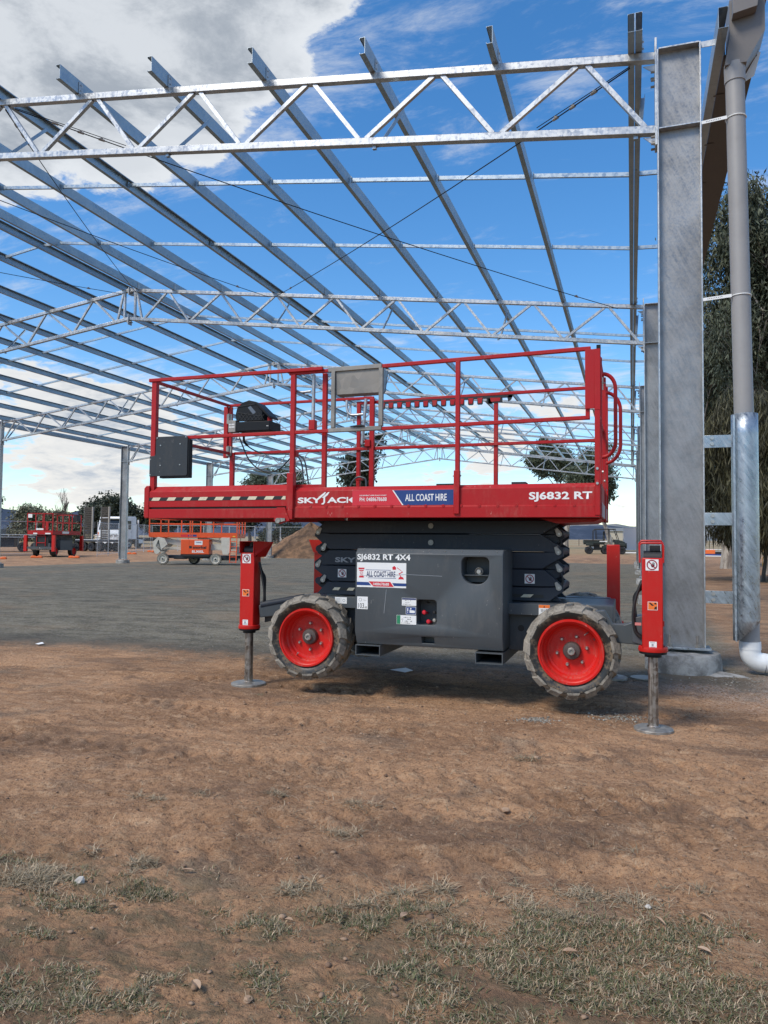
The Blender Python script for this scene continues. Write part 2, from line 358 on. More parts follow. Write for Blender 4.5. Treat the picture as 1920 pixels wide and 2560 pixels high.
def f_ground(T, b):
    g = T.new('ShaderNodeNewGeometry').outputs['Position']; x, y, z = T.sep(g)
    w1 = T.noise(g, .55, 5, .6); w2 = T.noise(g, 3.2, 5, .65)
    w = T.math('ADD', T.math('MULTIPLY', T.math('SUBTRACT', w1, .5), 2.6), T.math('MULTIPLY', T.math('SUBTRACT', w2, .5), .9))
    def edge(v, a, s): return T.smooth(T.math('ADD', v, w), a-s, a+s)
    e1 = T.smooth(T.math('ADD', T.math('ADD', y, w), T.math('MULTIPLY', T.math('SUBTRACT', T.noise(g, 14, 6, .7), .5), 1.6)), PADY0-.45, PADY0+.75); e2 = T.smooth(T.math('ADD', y, T.math('MULTIPLY', w, 1.2)), PADY1-1, PADY1+1, 1, 0)
    e3 = edge(x, PADX0, .6); e4 = T.smooth(T.math('ADD', x, T.math('MULTIPLY', w, .35)), PADX1-.25, PADX1+.35, 1, 0)
    pad = T.math('MULTIPLY', T.math('MULTIPLY', e1, e2), T.math('MULTIPLY', e3, e4))
    # dirt
    a = T.noise(T.scale(g, 1, 1.5, 1), .9, 8, .62, .4); c = T.noise(T.scale(g, 1, 1.8, 1), 6, 8, .68, .6); f = T.noise(g, 48, 6, .7); ff = T.noise(g, 190, 3, .6)
    col = T.mix(T.smooth(a, .32, .68), (.27, .150, .080), (.48, .275, .148))
    col = T.mix(T.smooth(c, .50, .72, 0, .75), col, (.53, .345, .205))
    col = T.mix(T.smooth(c, .44, .30, 0, .7), col, (.19, .112, .07))
    col = T.mix(T.smooth(T.noise(T.vmath('ADD', g, (31, 7, 0)), 1.35, 6, .62), .55, .68, 0, .55), col, (.17, .135, .10))
    col = T.mix(T.smooth(f, .54, .66, 0, .42), col, (.54, .36, .225)); col = T.mix(T.smooth(f, .46, .36, 0, .6), col, (.10, .058, .038))
    dp = T.noise(T.scale(T.vmath('ADD', g, (3, 17, 0)), .8, 1.7, 1), .8, 7, .62, .5); col = T.mix(T.smooth(dp, .52, .62, 0, .6), col, (.15, .092, .06))
    sf = T.noise(T.scale(T.vmath('ADD', g, T.vmath('SCALE', T.comb(w2, w1, 0.0), 1.5)), 22, 150, 1), 1.0, 4, .6, 1.2); sg = T.noise(T.scale(g, 140, 26, 1), 1.0, 3, .6, 1.5)
    stw = T.math('MAXIMUM', T.smooth(sf, .58, .63), T.smooth(sg, .60, .65)); col = T.mix(T.math('MULTIPLY', stw, T.smooth(c, .42, .62, .1, .65)), col, (.56, .42, .28))
    pit_shade = T.math('MULTIPLY', T.smooth(ff, .48, .38), T.smooth(f, .54, .44)); col = T.mix(T.math('MULTIPLY', pit_shade, .75), col, (.075, .045, .03))  # shade of small cavities put into the earth colour as dark specks
    # pale cement dust beside the footing
    du = T.vmath('LENGTH', T.vmath('SUBTRACT', g, (1.5, 8.6, 0)))
    k = T.math('MULTIPLY', T.smooth(T.math('ADD', du, T.math('MULTIPLY', w, .9)), .5, 1.9, 1, 0), T.smooth(f, .42, .6)); col = T.mix(T.math('MULTIPLY', k, .75), col, (.48, .45, .42))
    # old grass cover towards the viewer and beyond the pad
    gr = T.smooth(T.math('ADD', y, T.math('MULTIPLY', w, .35)), 3.1, 2.3, 0, .75)
    col = T.mix(T.math('MULTIPLY', gr, T.smooth(c, .4, .6)), col, (.12, .095, .055))
    far = T.math('MULTIPLY', T.smooth(y, 66, 90), T.smooth(T.noise(g, .06, 5, .6), .35, .6, .5, .9)); col = T.mix(far, col, (.30, .245, .14))
    # gravel pad
    v1 = T.noise(T.scale(g, .7, 1.2, 1), 2.0, 9, .7); v2 = T.noise(T.scale(g, .6, 1.3, 1), 17, 6, .7); st = T.voro(g, 55, 'F1', 'Color')
    pc = T.mix(T.smooth(v1, .36, .62), (.095, .084, .060), (.205, .180, .128))
    pc = T.mix(T.smooth(v2, .5, .7, 0, .6), pc, (.35, .32, .25)); pc = T.mix(T.smooth(v2, .46, .32, 0, .8), pc, (.06, .054, .042))
    v3 = T.noise(T.scale(g, .16, 1.5, 1), 1.5, 7, .7); pc = T.mix(T.smooth(v3, .54, .66, 0, .35), pc, (.075, .066, .05))
    pc = T.mix(T.smooth(T.sep(st)[0], .78, .95, 0, .45), pc, (.36, .34, .31))
    rim = T.smooth(T.math('ADD', y, w), PADY0+1.7, PADY0+.5, 0, .62); pc = T.mix(rim, pc, (.075, .067, .055)); pc = T.mix(T.smooth(T.noise(T.vmath('ADD', g, (9, 4, 0)), .35, 6, .65), .5, .66, 0, .35), pc, (.30, .20, .12))
    T.put(b.inputs['Base Color'], T.mix(pad, col, pc)); b.inputs['Roughness'].default_value = .93; b.inputs['Specular IOR Level'].default_value = .25
    h = T.math('ADD', T.math('MULTIPLY', c, .5), T.math('ADD', T.math('MULTIPLY', f, .34), T.math('MULTIPLY', ff, .12)))
    h = T.mix(pad, h, T.math('ADD', T.math('MULTIPLY', v2, .6), T.math('MULTIPLY', f, .4))); bump(T, b, h, 1.0, .045)
M_GROUND = mat('ground_earth', (.3, .2, .12), .9, 0, f_ground)
me.materials.append(M_GROUND); go = bpy.data.objects.new('ground', me); COL.objects.link(go); tag(go, kind='structure')

# grass: blades lying and standing in patches, one countless mass
def blades(name, spots, n, mats, L=(.03, .085), wd=.0022, lay=.5, seed=3):
    rs = np.random.RandomState(seed); k = rs.choice(len(spots), n, p=np.array([s[4] for s in spots])/sum(s[4] for s in spots)); S = np.array([s[:4] for s in spots])[k]
    ang = rs.uniform(0, 2*np.pi, n); rr = np.sqrt(rs.uniform(0, 1, n))*(1+.25*rs.randn(n)); px = S[:, 0]+S[:, 2]*rr*np.cos(ang); py = S[:, 1]+S[:, 3]*rr*np.sin(ang)
    keep = (.6*fbm(px*3.2, py*3.2, 3, 33)+.4*fbm(px*11, py*11, 2, 35) > .43+.12*rs.rand(n)) & (py > 1.45); px, py = px[keep], py[keep]; n = len(px)
    pz = ground_z(px, py); ln = rs.uniform(*L, n); th = rs.uniform(0, 2*np.pi, n); lean = np.clip(rs.normal(lay, .32, n), .02, 1.35); w = wd*rs.uniform(.6, 1.5, n)
    dx, dy = np.cos(th), np.sin(th); sx, sy = -dy*w, dx*w
    v = np.empty((n, 5, 3)); lo = np.stack([px, py, pz-.004], 1); h1 = ln*.55; m = lo + np.stack([dx*h1*np.sin(lean), dy*h1*np.sin(lean), h1*np.cos(lean)], 1)
    l2 = np.clip(lean+.5, 0, 1.6); t = m + np.stack([dx*ln*.5*np.sin(l2), dy*ln*.5*np.sin(l2), ln*.5*np.cos(l2)], 1); sd_ = np.stack([sx, sy, 0*sx], 1)
    v[:, 0] = lo-sd_; v[:, 1] = lo+sd_; v[:, 2] = m+sd_*.8; v[:, 3] = m-sd_*.8; v[:, 4] = t
    v[:, :, 2] = np.maximum(v[:, :, 2], pz[:, None]-.006)
    me = bpy.data.meshes.new(name); me.vertices.add(n*5); me.vertices.foreach_set('co', v.ravel()); b0 = np.arange(n)*5
    li = np.stack([b0, b0+1, b0+2, b0+3, b0+3, b0+2, b0+4], 1).ravel(); me.loops.add(len(li)); me.loops.foreach_set('vertex_index', li)
    me.polygons.add(n*2); st = np.stack([np.arange(n)*7, np.arange(n)*7+4], 1).ravel(); me.polygons.foreach_set('loop_start', st); me.update(calc_edges=True)
    for m_ in mats: me.materials.append(m_)
    mi = rs.choice(len(mats), n, p=[.40, .30, .30] if len(mats) == 3 else None); me.polygons.foreach_set('material_index', np.repeat(mi, 2)); me.update()
    o = bpy.data.objects.new(name, me); COL.objects.link(o); return o
def leafmat(name, c1, c2, sc=3.0, rough=.7, tr=.0):
    def f(T, b):
        g = T.new('ShaderNodeNewGeometry'); o = g.outputs['Position']; n = T.noise(o, sc, 3, .6); r = g.outputs['Random Per Island']
        k = T.math('ADD', T.math('MULTIPLY', n, .5), T.math('MULTIPLY', r, .5)); T.put(b.inputs['Base Color'], T.mix(T.smooth(k, .25, .75), c1, c2))
    return mat(name, c1, rough, 0, f, .3)
G1 = leafmat('grass_green', (.06, .075, .03), (.15, .155, .07)); G2 = leafmat('grass_grey', (.15, .13, .08), (.30, .25, .165)); G3 = leafmat('grass_straw', (.27, .19, .11), (.50, .39, .26))
def spot(px, py, rx, ry, wt): p = ground_pt(px, py); return (p.x, p.y, rx, ry, wt)
gs = [spot(1150, 2380, .42, .3, 5), spot(1350, 2420, .5, .3, 5), spot(1650, 2440, .5, .3, 5), spot(1850, 2470, .4, .3, 4), spot(1250, 2300, .45, .15, 3), spot(1560, 2330, .4, .12, 2.4), spot(1050, 2480, .3, .2, 3), spot(1500, 2540, .5, .2, 4),
      spot(290, 2215, .25, .09, 2.4), spot(180, 2270, .2, .07, 1.6), spot(400, 2235, .16, .05, 1), spot(560, 2290, .16, .08, 1.6), spot(640, 2320, .14, .08, 1.4), spot(560, 2400, .16, .09, 1.4), spot(640, 2440, .15, .08, 1.3), spot(880, 2300, .2, .07, 1.5), spot(940, 2310, .16, .07, 1),
      spot(80, 2480, .25, .16, 3), spot(200, 2520, .25, .12, 2.2), spot(330, 2500, .2, .14, 1.2), spot(420, 2500, .2, .1, 1.4), spot(90, 2350, .08, .05, .4), spot(960, 2440, .12, .16, 1.3), spot(1800, 2330, .3, .1, 1.2), spot(40, 2150, .12, .1, .5), spot(500, 2180, .1, .05, .15), spot(1000, 2270, .1, .06, .5), spot(850, 2530, .3, .08, .8), spot(1900, 2380, .3, .1, 1), spot(650, 1738, .05, .03, .08)]
g = blades('grass', gs, 66000, [G1, G2, G3], (.012, .040), .0014, .95); tag(g, 'patchy grey green grass at the near edge of the bare earth', 'grass', kind='stuff')
st_ = [spot(px, py, r, r*.6, w) for px, py, r, w in ((60, 2210, .14, 1.5), (110, 2190, .12, 1), (360, 2160, .07, .6), (350, 2195, .05, .4), (515, 1985, .08, .3), (220, 2130, .05, .2), (390, 2000, .05, .15), (340, 1990, .04, .15), (1345, 2215, .1, .7), (1300, 2260, .1, .5),
       (1120, 2280, .09, .6), (1420, 2290, .06, .4), (890, 2250, .06, .5), (730, 2230, .06, .5), (780, 2215, .04, .3), (1320, 1905, .09, .3), (1530, 2110, .1, .5), (1470, 2240, .1, .5), (1700, 2215, .1, .4), (1600, 2250, .1, .4), (900, 2010, .09, .3), (860, 2080, .1, .3), (690, 1985, .06, .15), (1100, 2220, .08, .4), (980, 2230, .1, .4), (460, 2185, .07, .2))]
st_ += [(-.6, 3.3, 2.2, 1.1, 2.6), (-.8, 4.6, 2.6, 1.2, 1.3)]
g = blades('dry_grass', st_, 15000, [G3, G2], (.02, .085), .0013, 1.35, 8); tag(g, 'dead straw coloured grass wisps strewn over brown earth', 'dry grass', kind='stuff')
# clods and pebbles
def scatter_stones(name, n, fn, m, seed):
    rs = np.random.RandomState(seed); bm = bmesh.new(); bmesh.ops.create_icosphere(bm, subdivisions=1, radius=1); bv = np.array([v.co[:] for v in bm.verts]); bf = np.array([[v.index for v in f.verts] for f in bm.faces]); bm.free()
    x, y, r = fn(rs, n); z = ground_z(x, y); V = bv[None]*(1+.35*rs.randn(n, len(bv), 1)*.5)*r[:, None, None]*np.stack([rs.uniform(.8, 1.3, n), rs.uniform(.8, 1.3, n), rs.uniform(.45, .8, n)], 1)[:, None]
    V += np.stack([x, y, z+r*.15], 1)[:, None]; F = bf[None]+(np.arange(n)*len(bv))[:, None, None]
    me = bpy.data.meshes.new(name); me.vertices.add(n*len(bv)); me.vertices.foreach_set('co', V.ravel()); k = F.size; me.loops.add(k); me.loops.foreach_set('vertex_index', F.ravel().astype(np.int32)); me.polygons.add(k//3); me.polygons.foreach_set('loop_start', np.arange(0, k, 3)); me.update(calc_edges=True); me.materials.append(m)
    o = bpy.data.objects.new(name, me); COL.objects.link(o); return o
def f_clod(T, b):
    g = T.new('ShaderNodeNewGeometry'); r = g.outputs['Random Per Island']; T.put(b.inputs['Base Color'], T.mix(r, (.15, .088, .055), (.36, .24, .155))); bump(T, b, T.noise(g.outputs['Position'], 90, 4), .5, .005)
def s_dirt(rs, n):
    y = 1.6+5.8*rs.rand(n)**1.1; x = -3.4+5.6*rs.rand(n); k = fbm(x*1.4, y*1.4, 3, 44); r = .0025+.009*rs.rand(n)**6; r *= np.where(k > .5, 1.25, .8); return x, y, r
o = scatter_stones('earth_clods', 5200, s_dirt, mat('clod_earth', (.3, .2, .13), .95, 0, f_clod), 5); tag(o, 'loose clods of brown earth scattered over the foreground', 'clods', kind='stuff')
def f_grv(T, b):
    g = T.new('ShaderNodeNewGeometry'); r = g.outputs['Random Per Island']; T.put(b.inputs['Base Color'], T.mix(r, (.13, .115, .09), (.34, .31, .26)))
def s_grv(rs, n):
    m = n//6; x = np.concatenate([rs.normal(-.73, .07, m), rs.normal(-.12, .12, m), rs.normal(1.35, .35, m*2), rs.uniform(-6, 1.2, n-4*m)])
    y = np.concatenate([rs.normal(5.99, .045, m), rs.normal(6.28, .07, m), rs.normal(8.45, .28, m*2), 7.9+3.2*rs.rand(n-4*m)**1.5]); return x, y, .0028+.010*rs.rand(len(x))**6
o = scatter_stones('gravel', 4200, s_grv, mat('gravel_stone', (.3, .29, .27), .9, 0, f_grv), 6); tag(o, 'loose grey gravel along the pad edge and by the footing', 'gravel', kind='stuff')
# single stones and leaves one can pick out
def rock(px, py, r, label, col):
    p = ground_pt(px, py); bm = bmesh.new(); bmesh.ops.create_icosphere(bm, subdivisions=2, radius=r); rr = random.Random(px)
    for v in bm.verts: v.co *= 1+rr.uniform(-.22, .22); v.co.z *= .65
    me = bpy.data.meshes.new('stone'); bm.to_mesh(me); bm.free(); me.materials.append(col); o = bpy.data.objects.new('stone', me); COL.objects.link(o)
    o.location = (p.x, p.y, float(ground_z(p.x, p.y))+r*.4); tag(o, label, 'stone', 'single stones lying on the earth')
M_STW = paint('pale_stone', (.52, .48, .42), .8, (.3, .2, .13), .5, 20)
rock(200, 2210, .022, 'pale whitish stone on the green grass patch at lower left', M_STW); rock(1620, 2268, .012, 'small white stone among dry wisps in front of the near outrigger foot', M_STW)
rock(620, 2500, .014, 'brown earth lump between two grey tufts at the bottom', mat('clod_earth')); rock(1340, 1905, .02, 'dark lump of turf on bare earth in front of the near wheel', mat('clod_earth')); rock(1265, 2020, .02, 'reddish clod alone on smooth earth', mat('clod_earth'))
M_LEAF = leafmat('dead_leaf', (.30, .19, .12), (.46, .34, .24), 30)
def leaf(px, py, L, W, a, label):
    p = ground_pt(px, py); z = float(ground_z(p.x, p.y)); m = MB(); ca, sa = math.cos(a), math.sin(a); vs = []; N = 6
    for i in range(N+1):
        t = i/N; w = W*math.sin(math.pi*min(.98, t*.93+.05))**.8; u = (t-.5)*L; bend = .006*math.sin(t*3)
        for sgn in (-1, 0, 1): vs.append((p.x+u*ca-sgn*w*sa/2, p.y+u*sa+sgn*w*ca/2, z+.010+bend+(.006 if sgn else 0)))
    m.add(vs, [(i*3+j, i*3+j+1, i*3+j+4, i*3+j+3) for i in range(N) for j in (0, 1)])
    o = m.build('dead_leaf', M_LEAF, fix=False); tag(o, label, 'leaf', 'dead leaves lying on the ground')
for a in ((490, 2478, .05, .024, 2.6, 'broad curled brown leaf beside the grey tufts, lower left'), (722, 2305, .035, .018, 0, 'small pale leaf on bare earth left of the grass edge'), (1425, 2395, .05, .022, .2, 'pale pink brown leaf on the dense grass'),
          (1010, 2300, .04, .026, 1.2, 'grey leaf standing at the corner of the grass'), (1650, 2315, .06, .010, 2.2, 'long thin curved leaf on dry wisps'), (1765, 2300, .055, .009, 2.4, 'narrow reddish leaf pointing at the pipe elbow'), (1760, 2390, .045, .02, 2.8, 'dull leaf half hidden in the grass near the edge'),
          (1790, 2120, .035, .011, .4, 'thin leaf with a stalk on bare earth under the pipe'), (535, 1998, .035, .009, 1.5, 'upright thin leaf by a dry tuft'), (470, 2185, .06, .014, .15, 'long straw coloured leaf strip behind the dark turf'), (280, 2268, .03, .016, .5, 'small brown leaf in the green patch')): leaf(*a)
# short grass bristles around far pad edges are left to the ground material
# ------------------------------------------------------------------ the steel shed
Y1, BAY, NT_ = 9.04, 9.62, 6
XRI, XMID = .31, -14.55
XLI = 2*XMID-XRI
SL = .129
def ztop(X): return 7.20 + SL*(.3-X) if X >= XMID else 7.20 + SL*(.3-(2*XMID-X))
ORD = ['nearest', 'second', 'third', 'fourth', 'fifth', 'farthest']
# lattice trusses
def mirror_x(x): return 2*XMID-x
def build_truss():
    t = thing('roof_truss', 'nearest galvanised lattice roof truss, its chords crossing the whole sky', 'roof truss', (XMID, Y1, 0), 'lattice roof trusses of the open shed')
    OFF[t.name] = (XMID, 0, 0)                                    # built about Y = 0, placed at Y1
    for sgn in (1, -1):
        def X(x): return x if sgn > 0 else mirror_x(x)
        def P(x, dz, dy=0): return (X(x), dy, ztop(x)+dz)
        MB().bar(P(XRI-.02, -.047), P(XMID, -.047), .09, .095).build('top_chord', M_G, t, bevel=.006)
        MB().bar(P(XRI-.02, -.93), P(XMID, -.93), .09, .095).build('bottom_chord', M_G, t, bevel=.006)
        tops = [-.55-1.806*i for i in range(8)]; bots = [.22-1.806*i for i in range(8)]+[-14.05]
        for i, b in enumerate(bots):
            for tx, on in ((tops[i-1]-.06 if i > 0 else None, i > 0), (tops[i]+.06 if i < 8 else None, i < 8)):
                if not on: continue
                bx = b+(.05 if tx > b else -.05)
                MB().bar(P(bx, -.885), P(tx, -.092), .055, .055, (0, 1, 0)).build('web', M_G, t)
        MB().bar(P(-14.11, -.885), P(-14.3, -.092), .055, .055, (0, 1, 0)).build('web', M_G, t)
        MB().bar(P(-14.36, -.885), P(-14.36, -.092), .06, .06, (0, 1, 0)).build('post', M_G, t)
        for px in (.06, -3.23, -6.46, -9.7):                        # braces from the bottom chord up to a purlin
            m = MB(); zb = ztop(px)-.99; m.bar((X(px+.04), .03, zb), (X(px+.1), .93, ztop(px)+.01), .05, .006); m.bar((X(px+.066), .03, zb+.02), (X(px+.126), .93, ztop(px)+.03), .005, .05)
            m.box(X(px)-.02, X(px)+.03, -.01, .04, zb-.03, zb+.04); m.build('fly_brace', M_GP, t)
        m = MB(); m.box(X(XRI-.02)-.012, X(XRI-.02)+.012, -.1, .1, 6.06, 7.34); m.build('end_plate', M_G, t, bevel=.003)
        for zz in (6.95, 6.85, 6.17, 6.09):
            for yy in (-.065, .065): MB().cyl((X(XRI-.075), yy, zz), (X(XRI-.03), yy, zz), .014, 6).build('bolt', M_STEEL, t)
        m = MB(); m.prism([(X(XRI-.03), 7.07), (X(XRI-.16), 7.07), (X(XRI-.03), 6.97)], 'XZ', -.006, .006); m.build('gusset', M_G, t)
        m = MB(); m.prism([(X(XRI-.03), 6.2), (X(XRI-.16), 6.21), (X(XRI-.03), 6.09)], 'XZ', -.006, .006); m.build('gusset', M_G, t)
    m = MB(); zr = ztop(XMID); m.box(XMID-.014, XMID+.014, -.09, .09, zr-.2, zr+.02); m.box(XMID-.014, XMID+.014, -.09, .09, zr-1.12, zr-.8); m.build('apex_plate', M_G, t)
    for z0 in (zr-.12, zr-1.04):
        for yy in (-.05, .05): MB().cyl((XMID-.07, yy, z0), (XMID+.07, yy, z0), .016, 6).build('bolt', M_BOLT, t)
    return t
tr0 = build_truss()
for k in range(1, NT_):
    copy_tree(tr0, loc=(XMID, Y1+k*BAY, 0), label='%s lattice roof truss%s' % (ORD[k]+(' from the viewer' if k < 5 else ''), {1: ', the one carrying the cable ends', 2: ', its apex above the black control box', 3: ', mostly behind the platform rails', 4: ' of the open shed', 5: ', closing the far end of the shed'}[k]))
# columns
def build_column(xc, yc, label, full=True):
    """I-section, web across the shed; local X: inner flange at -.23"""
    t = thing('steel_column', label, 'column', (xc, yc, tz(xc, yc)), 'galvanised shed columns', local=True)
    MB().box(-.222, .222, -.006, .006, .27, 7.19).build('web', M_GC, t)
    for s in (-1, 1):
        MB().box(s*.229-.008, s*.229+.008, -.095, .095, .27, 7.20).build('flange', M_G, t, bevel=.003)
    m = MB(); m.prism([(-.218, 7.200), (.219, 7.192), (.219, 7.207), (-.218, 7.215)], 'XZ', -.093, .093); m.build('cap_plate', M_G, t)
    for z0 in (6.25,): MB().box(-.2205, .2205, -.088, .088, z0, z0+.012).build('stiffener', M_G, t)
    MB().box(.232, .43, -.05, -.042, 7.145, 7.215).build('eave_cleat', M_G, t)
    MB().box(-.29, .29, -.15, .15, .245, .27).build('base_plate', M_GS, t, bevel=.003)
    for x in (-.14, .15):
        for y in (-.11, .11):
            m = MB(); m.cyl((x, y, .27), (x, y, .40), .014, 10); m.cyl((x, y, .272), (x, y, .275), .032, 14); m.cyl((x, y, .276), (x, y, .304), .026, 6); m.build('anchor_bolt', M_STEEL, t)
    return t
def footing(xc, yc, label):
    t = MB(); bz = tz(xc, yc); rs = random.Random(int(xc*10+yc)); n = 40; prof = [(.415, -.15), (.412, 0), (.404, .12), (.395, .198), (.388, .208), (.2, .210), (.0001, .210)]
    t.lathe(prof, (xc, yc, bz), 'Z', n); t.v = [(v[0]+.008*math.sin(7*v[2]*9+v[0]*13), v[1]+.008*math.cos(v[0]*17+v[2]*11), v[2]+(.004*math.sin(v[0]*23+v[1]*19) if v[2] > bz+.15 else 0)) for v in t.v]
    m = t.build('concrete_footing', M_CONC); tag(m, label, 'footing', 'round concrete footings under the columns')
    MB().box(xc-.3, xc+.3, yc-.16, yc+.16, bz+.205, bz+.2445)
CD = ['behind the near outrigger and in front of the downpipe', 'second in the near row, half hidden by the first', 'third in the row behind the nearest column', 'fourth in the row behind the nearest column', 'fifth in the row behind the nearest column', 'last in the row behind the nearest column']
XC = .54
COLS = []
c0 = build_column(XC, Y1, 'large dull galvanised column '+CD[0]); COLS.append(c0)
for k in range(1, NT_): COLS.append(copy_tree(c0, loc=(XC, Y1+k*BAY, 0), label='galvanised column '+CD[k]))
LD = {2: 'far row column at the picture edge, only its rim in view', 3: 'far row column in front of the white truck', 4: 'far row column above the orange boom lift platform', 5: 'farthest column of the far row, in front of the dirt mound'}
XCL = mirror_x(XC)
for k in range(2, NT_): COLS.append(copy_tree(c0, loc=(XCL, Y1+k*BAY, 0), rz=math.pi, label='pale galvanised '+LD[k]))
for k in range(NT_): footing(XC, Y1+k*BAY, 'round concrete footing under the %s column of the near row' % ORD[k])
for k in range(2, NT_): footing(XCL, Y1+k*BAY, 'round concrete footing under the far row column%s' % {2: ' at the picture edge', 3: ' by the white truck', 4: ' behind the orange lift', 5: ' at the dirt mound'}[k])
# mortar smear by the first footing
m = MB(); rs = random.Random(4); base = [(.86+.34*math.cos(a)*(1+.25*rs.uniform(-1, 1))*(1 if math.cos(a) > 0 else .4), 8.80+.14*math.sin(a)*(1+.3*rs.uniform(-1, 1))) for a in [i*.35 for i in range(18)]]
m.add([(x, y, .004) for x, y in base]+[(.86, 8.86, .045)], [(i, (i+1) % 18, 18) for i in range(18)]); tag(m.build('mortar_smear', M_CONC), 'spilled pale concrete smeared at the foot of the nearest footing', 'concrete spill')
# purlins
PX = [.06, -1.59, -3.23, -4.85, -6.46, -8.08, -9.7, -11.36, -12.98, -14.28]
def csec(m, x, z, y0, y1, o, hh=.215, fl=.075, th=.0035, lip=.018):
    """channel: web at x, flanges towards o; sheared to the roof slope by the caller's z"""
    X = lambda u: x+o*u
    a, b = sorted((X(0), X(th))); m.box(a, b, y0, y1, z, z+hh)
    a, b = sorted((X(th), X(fl))); s = SL*fl*(1 if True else 1)
    m.box(a, b, y0, y1, z+.0005, z+th); m.box(a, b, y0, y1, z+hh-th, z+hh-.0005)
    a, b = sorted((X(fl-th), X(fl)));
    m.box(a, b, y0, y1, z+th, z+lip); m.box(a, b, y0, y1, z+hh-lip, z+hh-th)
YS, YE = 8.60, Y1+5*BAY+.9
NTH = ['eave', 'second', 'third', 'fourth', 'fifth', 'sixth', 'seventh', 'eighth', 'ninth', 'ridge']
for side in (1, -1):
    for i, x in enumerate(PX):
        X = x if side > 0 else mirror_x(x)
        o = -side if (side > 0 and i != 6) or side < 0 else side
        nm = '%s purlin on the %s roof slope, %s' % (NTH[i] if i in (0, 9) else NTH[i]+' from the eave', 'near' if side > 0 else 'far', 'dark underside showing' if i == 0 else ('web lit bluish' if side > 0 else 'hollow side showing'))
        lab = ('double ' if i == 0 else '')+nm
        t = thing('roof_purlin', lab, 'purlin', (X, YS, 0), 'galvanised roof purlins')
        for k in range(5):
            y0 = YS if k == 0 else Y1+k*BAY-.02; y1 = Y1+(k+1)*BAY-.021 if k < 4 else YE
            m = MB(); z = ztop(x)+.002
            if i == 0:
                csec(m, X-.004, z, y0, y1, -1); csec(m, X+.004, z, y0, y1, 1)
            else:
                csec(m, X+side*.02, z, y0, y1, o)
            m.build('purlin_length', M_GP, t, smooth=False)
        if side > 0 or i > 6:
            for k in range(0 if side > 0 else 1, 3):
                yy = Y1+k*BAY; m = MB(); z = ztop(x)+.002; xx = X+side*.02+(.006 if o < 0 else -.006) if i else X+.09
                m.box(xx-.003, xx+.003, yy-.05, yy+.04, z, z+.18); m.cyl((xx-.012, yy-.005, z+.06), (xx+.012, yy-.005, z+.06), .012, 6); m.cyl((xx-.012, yy-.005, z+.145), (xx+.012, yy-.005, z+.145), .012, 6); m.build('cleat', M_G, t)
# eave purlins outside the columns
for side in (1, -1):
    X = .985 if side > 0 else mirror_x(.985); t = thing('eave_purlin', 'deep dark eave channel outside the near columns, beside the gutter' if side > 0 else 'long pale eave channel over the far row of columns', 'eave purlin', (X, YS, 0), 'eave channels')
    for k in range(5):
        y0 = YS if k == 0 else Y1+k*BAY-.02; y1 = Y1+(k+1)*BAY-.021 if k < 4 else YE
        m = MB(); csec(m, X-side*.06, 7.075, y0, y1, side, .235, .10); m.build('channel_length', M_GP, t, smooth=False)
# bridging bars between purlins
DR = ['first row beyond the nearest truss', 'second row beyond the nearest truss', 'first row beyond the second truss', 'second row beyond the second truss', 'first row beyond the third truss', 'second row beyond the third truss', 'first row beyond the fourth truss', 'second row beyond the fourth truss', 'first row beyond the fifth truss', 'last row before the farthest truss']
for k in range(5):
    for j, dy in enumerate((3.2, 6.3)):
        yy = Y1+k*BAY+dy; t = thing('bridging_row', 'thin pale row of bridging bars between purlins, '+DR[2*k+j], 'bridging', (XMID, yy, 0), 'rows of bridging bars between the purlins')
        xs_ = [.72]+[p for p in PX]+[mirror_x(p) for p in PX[::-1]]+[mirror_x(.72)]
        for a, b in zip(xs_[:-1], xs_[1:]):
            if abs(a-b) < 1.0: a_, b_ = a, b
            za, zb = ztop(min(a, .3) if a > XMID else max(a, mirror_x(.3)))+.12, ztop(min(b, .3) if b > XMID else max(b, mirror_x(.3)))+.12
            m = MB(); m.bar((a-.03, yy, za), (b+.06, yy, zb), .004, .062); m.bar((a-.03, yy+.018, za+.033), (b+.06, yy+.018, zb+.033), .036, .004); m.bar((a-.03, yy+.018, za-.033), (b+.06, yy+.018, zb-.033), .036, .004)
            if k < 2 and b > -14:
                m.box(b+.05, b+.058, yy-.03, yy+.03, zb-.055, zb+.055); m.box(b-.07, b-.062, yy-.03, yy+.03, zb-.055, zb+.055)
            m.build('bridging_bar', M_GP, t, smooth=False)
# brace cables of the near and the far bay
def cable(x0, k0, x1, k1, label):
    p = Vector((x0, Y1+k0*BAY+.05, ztop(x0)-.12)); q = Vector((x1, Y1+k1*BAY-.05, ztop(x1)-.12)); t = thing('brace_cable', label, 'cable', tuple(p), 'steel cross bracing cables under the roof')
    d = (q-p); pts = [p+d*s-Vector((0, 0, .10*4*s*(1-s))) for s in [i/10 for i in range(11)]]
    MB().tube(pts, .0085, 6).build('cable', M_BPL, t)
    for s in (.045, .075, .10, .9):
        c = p+d*s-Vector((0, 0, .10*4*s*(1-s))); u = d.normalized(); m = MB(); m.cyl(c-u*.05, c+u*.05, .019, 6); m.cyl(c-u*.02+Vector((0, 0, .02)), c+u*.02+Vector((0, 0, .03)), .012, 6); m.build('cable_clamp', M_STEEL, t)
    m = MB(); a = pts[0]; b = p+d*.13; m.tube([a+Vector((0, 0, .02)), b+Vector((0, 0, .005))], .006, 6); m.build('cable_tail', M_BPL, t)
cable(.0, 0, -9.6, 1, 'cable from the top of the nearest column back across the sky'); cable(-9.4, 0, -.3, 1, 'cable sagging from the nearest truss down to the second column top')
